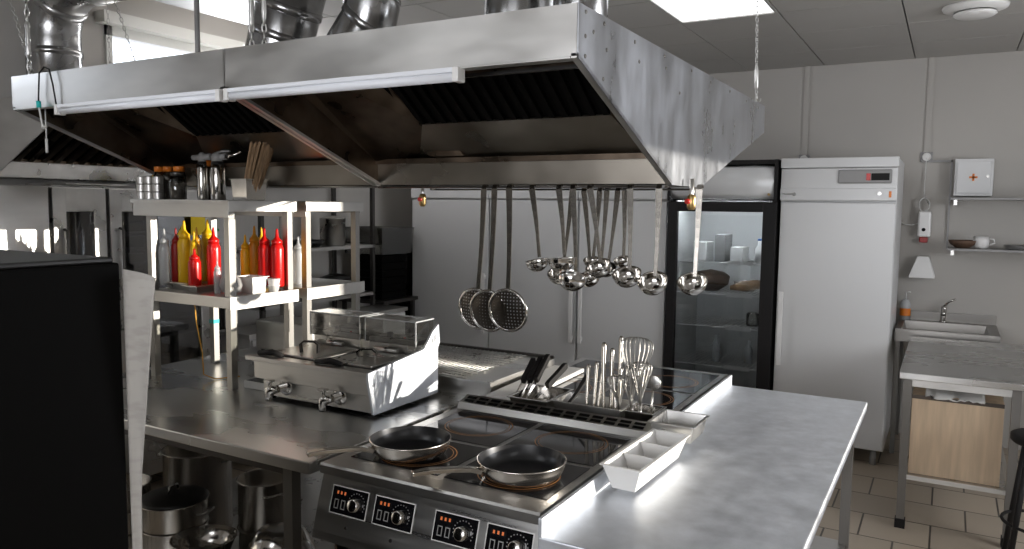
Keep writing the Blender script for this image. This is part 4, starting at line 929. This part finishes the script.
solo('loaf', B().m('bread').tube([(-1.38, FYF+.2, 1.11), (-1.3, FYF+.22, 1.125), (-1.2, FYF+.26, 1.14), (-1.12, FYF+.3, 1.15)], .035, 10, radii=[.015, .036, .036, .015]), 'light brown loaf on the second fridge shelf', 'bread')
solo('food_bowl', B().m('food_dark').lathe([(.06, 0), (.13, .05), (.14, .11), (.1, .14), (.001, .16)], (-1.55, FYF+.3, 1.074), (0, 0, 1), 22), 'large dark brown bowl of food on the second fridge shelf', 'bowl')
solo('food_bowl', B().m('food_dark').lathe([(.05, 0), (.09, .04), (.1, .07), (.001, .08)], (-1.30, FYF+.40, 1.074), (0, 0, 1), 22), 'small dark bowl behind the loaf in the fridge', 'bowl')
solo('glass_jar', B().m('jar_glass').lathe([(.04, 0), (.045, .01), (.045, .09), (.03, .1)], (-1.22, FYF+.25, .834), (0, 0, 1), 18), 'clear round jar on the third fridge shelf', 'jar')
solo('drink_bottle', B().m('clear_plastic').lathe([(.03, 0), (.03, .12), (.012, .16), (.012, .2)], (-1.48, FYF+.25, .544), (0, 0, 1), 14), 'clear bottle on the bottom fridge shelf', 'bottle')
solo('drink_bottle', B().m('clear_plastic').lathe([(.03, 0), (.03, .1), (.012, .14), (.012, .17)], (-1.25, FYF+.3, .544), (0, 0, 1), 14), 'smaller clear bottle at the right of the bottom fridge shelf', 'bottle')
# ---------------------------------------------------------------- wall corner on the right
t = thing('first_aid_cabinet', 'small white wall cabinet with an orange cross', 'first aid cabinet', (.13, 6.33, 1.80))
link('case', B().m('white_enamel').box(.015, .25, 6.33, BY, 1.80, 2.06), t, bev=.003)
d = link('door', B().m('white_enamel').box(.03, .235, 6.318, 6.332, 1.82, 2.04), t, bev=.002)
link('cross', B().m('orange_plastic').box(.123, .137, 6.315, 6.318, 1.905, 1.955).box(.105, .155, 6.315, 6.318, 1.923, 1.937), d)['label'] = 'orange red cross'
link('lock', B().m('steel').lathe([(.010, 0), (.010, .006)], (.215, 6.318, 1.935), (0, -1, 0), 12), d)
for z, lb in ((1.785, 'upper wall shelf carrying the first aid cabinet'), (1.435, 'lower wall shelf carrying the mug')):
    t = thing('wall_shelf', lb, 'shelf', (.6, 6.3, z))
    link('board', B().m('grey_plastic').box(.0, 1.3, 6.12, BY, z-.014, z), t)
    link('bracket', B().m('steel').box(0.02, .04, 6.2, BY, z-.05, z-.014), t)
solo('wall_rail', B().m('grey_plastic').box(-.20, -.0, BY-.02, BY, 2.045, 2.06).box(-.012, .0, BY-.02, BY, 1.42, 2.06), 'thin steel rail on the wall left of the first aid cabinet', 'rail')
t = thing('mug', 'white mug on the lower wall shelf', 'mug', (.20, 6.25, 1.435))
link('cup', B().m('white_plastic').lathe([(.03, 0), (.045, .01), (.05, .05), (.045, .085), (.042, .083), (.045, .05), (.03, .01)], (.20, 6.25, 1.4352), (0, 0, 1), 20), t)
link('handle', B().m('white_plastic').tube([(.245, 6.25, 1.505), (.275, 6.25, 1.50), (.28, 6.25, 1.475), (.245, 6.25, 1.46)], .005, 8), t)
solo('serving_bowl', B().m('food_dark').lathe([(.04, 0), (.08, .03), (.09, .055), (.086, .055), (.05, .01)], (.09, 6.25, 1.4352), (0, 0, 1), 24), 'dark bowl on the lower wall shelf left of the mug', 'bowl', (.09, 6.25, 1.4352))
for k in range(3): solo('plate', B().m('grey_plastic').lathe([(.06, 0), (.12, .012), (.118, .014), (.055, .004)], (.45, 6.27, 1.4352+k*.008), (0, 0, 1), 28), ['bottom', 'middle', 'top'][k]+' plate of the small stack on the lower wall shelf', 'plate', (.45, 6.27, 1.4352+k*.008), group='plates on the lower wall shelf')
t = thing('soap_dispenser', 'white wall dispenser with a red tip and a coiled cable', 'dispenser', (-.155, BY, 1.6))
link('case', B().m('white_plastic').box(-.20, -.115, 6.37, BY, 1.50, 1.69), t, bev=.012)
link('window', B().m('black').lathe([(.013, 0), (.013, .003)], (-.16, 6.369, 1.555), (0, -1, 0), 14), t)
link('tip', B().m('dark_red').box(-.185, -.13, 6.385, 6.43, 1.46, 1.50, .006), t)
coil = [(-.165+.035*math.cos(a), 6.40+.01*math.sin(a*.3), 1.735+.05*math.sin(a)) for a in [i*.5 for i in range(50)]]
link('cable', B().m('cable_white').tube([(-.17, 6.43, 2.08), (-.172, 6.43, 1.9), (-.17, 6.42, 1.79)]+coil+[(-.16, 6.41, 1.69)], .004, 6), t)
solo('wall_cable', B().m('cable_white').tube([(-.2, 6.40, 1.60), (-.24, 6.42, 1.585), (-.29, 6.43, 1.59), (-.33, 6.44, 1.62)], .004, 6), 'thin pale cable running from the dispenser to the refrigerator', 'cable')
solo('wall_bracket', B().m('white_plastic').prism([(-.24, BY, 1.20), (-.07, BY, 1.20), (-.07, BY, 1.215), (-.115, BY, 1.36), (-.19, BY, 1.36), (-.24, BY, 1.215)], (0, -.09, 0)), 'white wedge shaped holder on the wall above the sink', 'holder', bev=.004)
# sink
t = thing('sink', 'small steel wash sink on the back wall', 'sink', (0, 6.1, .87))
b = B().m('steel_dim').box(-.285, .33, 5.86, 5.90, .868, .885).box(-.285, .33, 6.34, BY-.004, .868, .885).box(-.285, -.25, 5.9, 6.34, .868, .885).box(.27, .33, 5.9, 6.34, .868, .885)
b.box(-.285, .33, BY-.02, BY-.004, .885, .95)
open_tray(b, -.25, .27, 5.9, 6.34, .70, .885, .003, .03, .0); link('basin', b, t)
link('apron', B().m('steel_dim').box(-.285, .33, 5.86, 5.866, .80, .868), t)
for x in (-.28, .28):
    for y in (5.88, 6.40): link('leg', B().m('leg_dark').box(x, x+.03, y, y+.03, 0, .868), t)
t = thing('faucet', 'chrome faucet behind the sink', 'faucet', (.0, 6.39, .885))
link('body', B().m('steel_shiny').lathe([(.028, 0), (.026, .01), (.022, .012), (.020, .10), (.016, .12)], (0, 6.385, .885), (0, 0, 1), 18).tube([(0, 6.385, .95), (.0, 6.30, .985), (0, 6.23, .975), (0, 6.225, .95)], .011, 10), t)
link('lever', B().m('steel_shiny').tube([(0, 6.385, 1.0), (.03, 6.37, 1.04), (.07, 6.35, 1.06)], .008, 8), t)
t = thing('soap_bottle', 'clear pump bottle with an orange label at the left of the sink', 'bottle', (-.25, 6.38, .886))
link('body', B().m('clear_plastic').lathe([(.035, 0), (.036, .12), (.02, .15)], (-.25, 6.38, .886), (0, 0, 1), 18), t)
link('bottle_label', B().m('orange_plastic').lathe([(.0368, .03), (.0368, .085)], (-.25, 6.38, .886), (0, 0, 1), 18, (False, False)), t)
link('pump', B().m('white_plastic').tube([(-.25, 6.38, 1.03), (-.25, 6.38, 1.09), (-.22, 6.36, 1.095)], .006, 8), t)
# side table with cupboard box below
t = thing('work_table', 'narrow steel side table in front of the sink', 'table', (.15, 5.1, 0))
link('worktop', B().m('steel_counter').box(-.185, .50, 4.47, 5.80, .815, .85, .003), t)
for x in (-.165, .32):
    for y in (4.50, 5.72): link('leg', B().m('leg_dark').box(x, x+.04, y, y+.04, .03, .815).m('matt_black').box(x-.005, x+.045, y-.005, y+.045, 0, .05), t)
link('frame_rail', B().m('steel_shell').box(-.13, .34, 4.52, 4.535, .77, .815).box(-.13, .33, 4.505, 4.53, .27, .295).box(-.13, .33, 5.73, 5.75, .27, .295).box(-.155, -.135, 4.54, 5.72, .27, .295).box(.33, .35, 4.54, 5.72, .27, .295), t)
link('lower_shelf', B().m('steel').box(-.13, .33, 4.53, 5.73, .28, .29), t)
t = thing('wooden_box', 'light wood box standing under the side table', 'box', (.1, 4.8, .291))
link('panel_body', B().m('chipboard').box(-.122, .295, 4.56, 5.1, .291, .72), t, bev=.002)
link('rim', B().m('brown_front').box(-.122, .295, 4.557, 4.56, .70, .72), t)
rows = []
for i in range(12):
    f = i/11; row = []
    for j in range(16):
        g = j/15; x = -.06+g*.27; y = 4.60+f*.28
        z = .727+.020*abs(math.sin(g*5+f*2))+.016*math.sin(f*7+g*3)**2
        if f < .12: z = .727-.02*random.random(); y = 4.552
        row.append((x, y, z))
    rows.append(row)
solo('cloth', B().m('cloth_white').sheet(rows), 'crumpled white cloth on the wooden box', 'cloth', (.07, 4.7, .73), solid=.003)
t = thing('stool', 'black stool at the right edge of the picture', 'stool', (.455, 4.26, 0))
link('seat', B().m('matt_black').lathe([(.14, .62), (.15, .63), (.15, .655), (.13, .665), (.001, .667)], (.455, 4.26, .0), (0, 0, 1), 28), t)
for a in (45, 135, 225, 315):
    c_, s_ = math.cos(math.radians(a)), math.sin(math.radians(a))
    link('leg', B().m('matt_black').tube([(.455+.11*c_, 4.26+.11*s_, .625), (.455+.19*c_, 4.26+.19*s_, .005)], .013, 10), t)
link('foot_ring', B().m('matt_black').tube([(.455+.162*math.cos(i*PI/12), 4.26+.162*math.sin(i*PI/12), .24) for i in range(24)], .008, 8, closed=True), t)
# ---------------------------------------------------------------- dim storage corner between the shelf units and refrigerators
t = thing('storage_rack', 'grey storage rack against the left wall, behind the shelf units', 'rack', (-4.35, 4.4, 0))
for x in (-4.56, -4.14):
    for y in (3.75, 4.93): link('post', B().m('steel_dark').box(x, x+.03, y, y+.03, 0, 1.85), t)
for z in (.55, .95, 1.34): link('shelf_board', B().m('steel_shell').box(-4.56, -4.11, 3.75, 4.96, z, z+.025), t)
solo('stock_pot', B().m('steel').lathe([(.095, 0), (.1, .005), (.1, .21), (.106, .213), (.09, .22), (.02, .235)], (-4.26, 4.62, 1.366), (0, 0, 1), 28), 'tall steel pot on the rack behind the rear shelf unit', 'pot', (-4.26, 4.62, 1.366))
for x, y, r, lb in ((-4.26, 4.33, .14, 'black pan standing on the rack left of the steel pot'), ):
    o = solo('black_pan', B().m('enamel_black').lathe([(r*.7, 0), (r, .05), (r*1.02, .05), (r*.72, .006)], (0, 0, 0), (0, 0, 1), 28), lb, 'pan'); o.location = (x, y, 1.366)
for k, y in enumerate((4.0, 4.35, 4.7)):
    solo('dark_pot', B().m('enamel_black').lathe([(.10, 0), (.13, .02), (.13, .12), (.135, .123), (.06, .15), (.001, .16)], (-4.3, y, .976), (0, 0, 1), 24), ['left', 'middle', 'right'][k]+' black lidded pot on the middle board of the storage rack', 'pot', (-4.3, y, .976), group='black pots on the storage rack')
t = thing('crate_stack_table', 'dark low table under the stacked crates', 'table', (-4.3, 5.25, 0))
link('top', B().m('steel_dark').box(-4.55, -4.05, 5.0, 5.47, .86, .89), t)
for x in (-4.53, -4.1):
    for y in (5.02, 5.42): link('leg', B().m('steel_dark').box(x, x+.03, y, y+.03, 0, .86), t)
for k in range(6):
    solo('black_crate', open_tray(B().m('black'), -4.45, -4.12, 5.06, 5.40, .891+k*.062, .949+k*.062, .006, .008, .006), ['lowest', 'second lowest', 'third lowest', 'third highest', 'second highest', 'topmost'][k]+' black crate of the stack in the back corner', 'crate', (-4.28, 5.23, .891+k*.062), group='black crates stacked in the back corner')
t = thing('storage_box', 'clear plastic box with white contents on the crates', 'box', (-4.3, 5.22, 1.264))
link('box_body', open_tray(B().m('clear_cover'), -4.50, -4.06, 4.99, 5.43, 1.275, 1.50, .004, .02, .008), t)
link('contents', B().m('cloth_white').box(-4.47, -4.09, 5.02, 5.40, 1.285, 1.33, .01), t)
for k in range(4):
    o = solo('baking_tray', B().m('enamel_black').box(-.006, .006, -.2, .2, 0, .5, .002), ['first', 'second', 'third', 'fourth'][k]+' black baking tray from the front, leaning left of the refrigerators', 'tray', group='black baking trays leaning by the refrigerators')
    o.location = (-4.24-.035*k, 5.68, .98); o.rotation_euler = (0, math.radians(9), math.radians(0))
solo('black_bin', B().m('black').lathe([(.15, 0), (.18, .9), (.19, .96), (.17, .975), (.001, .975)], (-4.36, 5.72, 0), (0, 0, 1), 24), 'black bin standing left of the refrigerators', 'bin')
# yellow-ochre cord hanging under the lower shelf
solo('ochre_cord', B().m('ochre_cord').tube([(-3.02, 2.35, 1.262), (-3.01, 2.35, 1.15), (-2.985, 2.36, 1.0), (-2.98, 2.36, .90), (-2.95, 2.40, .874), (-2.9, 2.5, .874)], .003, 6), 'ochre cord hanging below the lower shelf', 'cord')
# low trays and slicer on the far half of the left table
t = thing('countertop_appliance', 'low grey appliance on the table behind the front post', 'appliance', (-3.05, 3.05, .87))
link('housing', B().m('steel_shell').box(-3.19, -2.78, 2.86, 3.06, .92, 1.08), t, bev=.01)
link('base', B().m('matt_black').box(-3.17, -2.8, 2.88, 3.04, .8705, .92), t)
solo('baking_sheet', open_tray(B().m('steel'), -2.66, -2.47, 2.78, 3.2, .8705, .89, .002, .01, .01), 'shallow steel baking sheet on the table behind the fryer', 'tray', (-2.7, 3.0, .8705))
solo('pan_cover', B().m('steel_shiny').lathe([(.08, 0), (.08, .006), (.05, .02), (.02, .03), (.001, .032)], (-2.565, 3.0, .8745), (0, 0, 1), 32), 'round steel lid lying in the baking sheet', 'lid', (-2.565, 3.0, .8745))
# posters and boards on the wall between ovens and rack
t = thing('notice_board', 'white board with green tabs on the left wall', 'board', (LX+.01, 3.5, 1.4))
link('panel', B().m('white_enamel').box(-4.35, -4.33, 3.28, 3.70, 1.0, 1.78).box(-4.35, -4.3, 3.28, 3.30, 0, 1.0).box(-4.35, -4.3, 3.68, 3.70, 0, 1.0), t)
for z in (1.60, 1.50): link('green_tab', B().m('green_card').box(-4.328, -4.326, 3.42, 3.58, z, z+.018), t)
solo('yellow_notice', B().m('yellow_sign').box(-3.945, -3.94, 3.06, 3.16, 1.5, 1.62), 'small yellow notice on the oven edge behind the bottles', 'notice')

# low bench along the left wall, seen through the shelf units
t = thing('low_cabinet', 'long pale low cabinet with a steel top seen through the shelf unit', 'cabinet', (-3.92, 4.2, 0))
link('body', B().m('white_enamel').box(-4.07, -3.80, 3.36, 4.95, .08, .84), t)
link('worktop', B().m('steel_shell').box(-4.09, -3.78, 3.34, 4.97, .84, .87), t, bev=.003)
link('plinth', B().m('steel_dark').box(-4.05, -3.83, 3.38, 4.93, 0, .08), t)
for y in (3.37, 3.90, 4.43): link('door', B().m('white_enamel').box(-3.80, -3.785, y, y+.51, .09, .83), t, bev=.003)
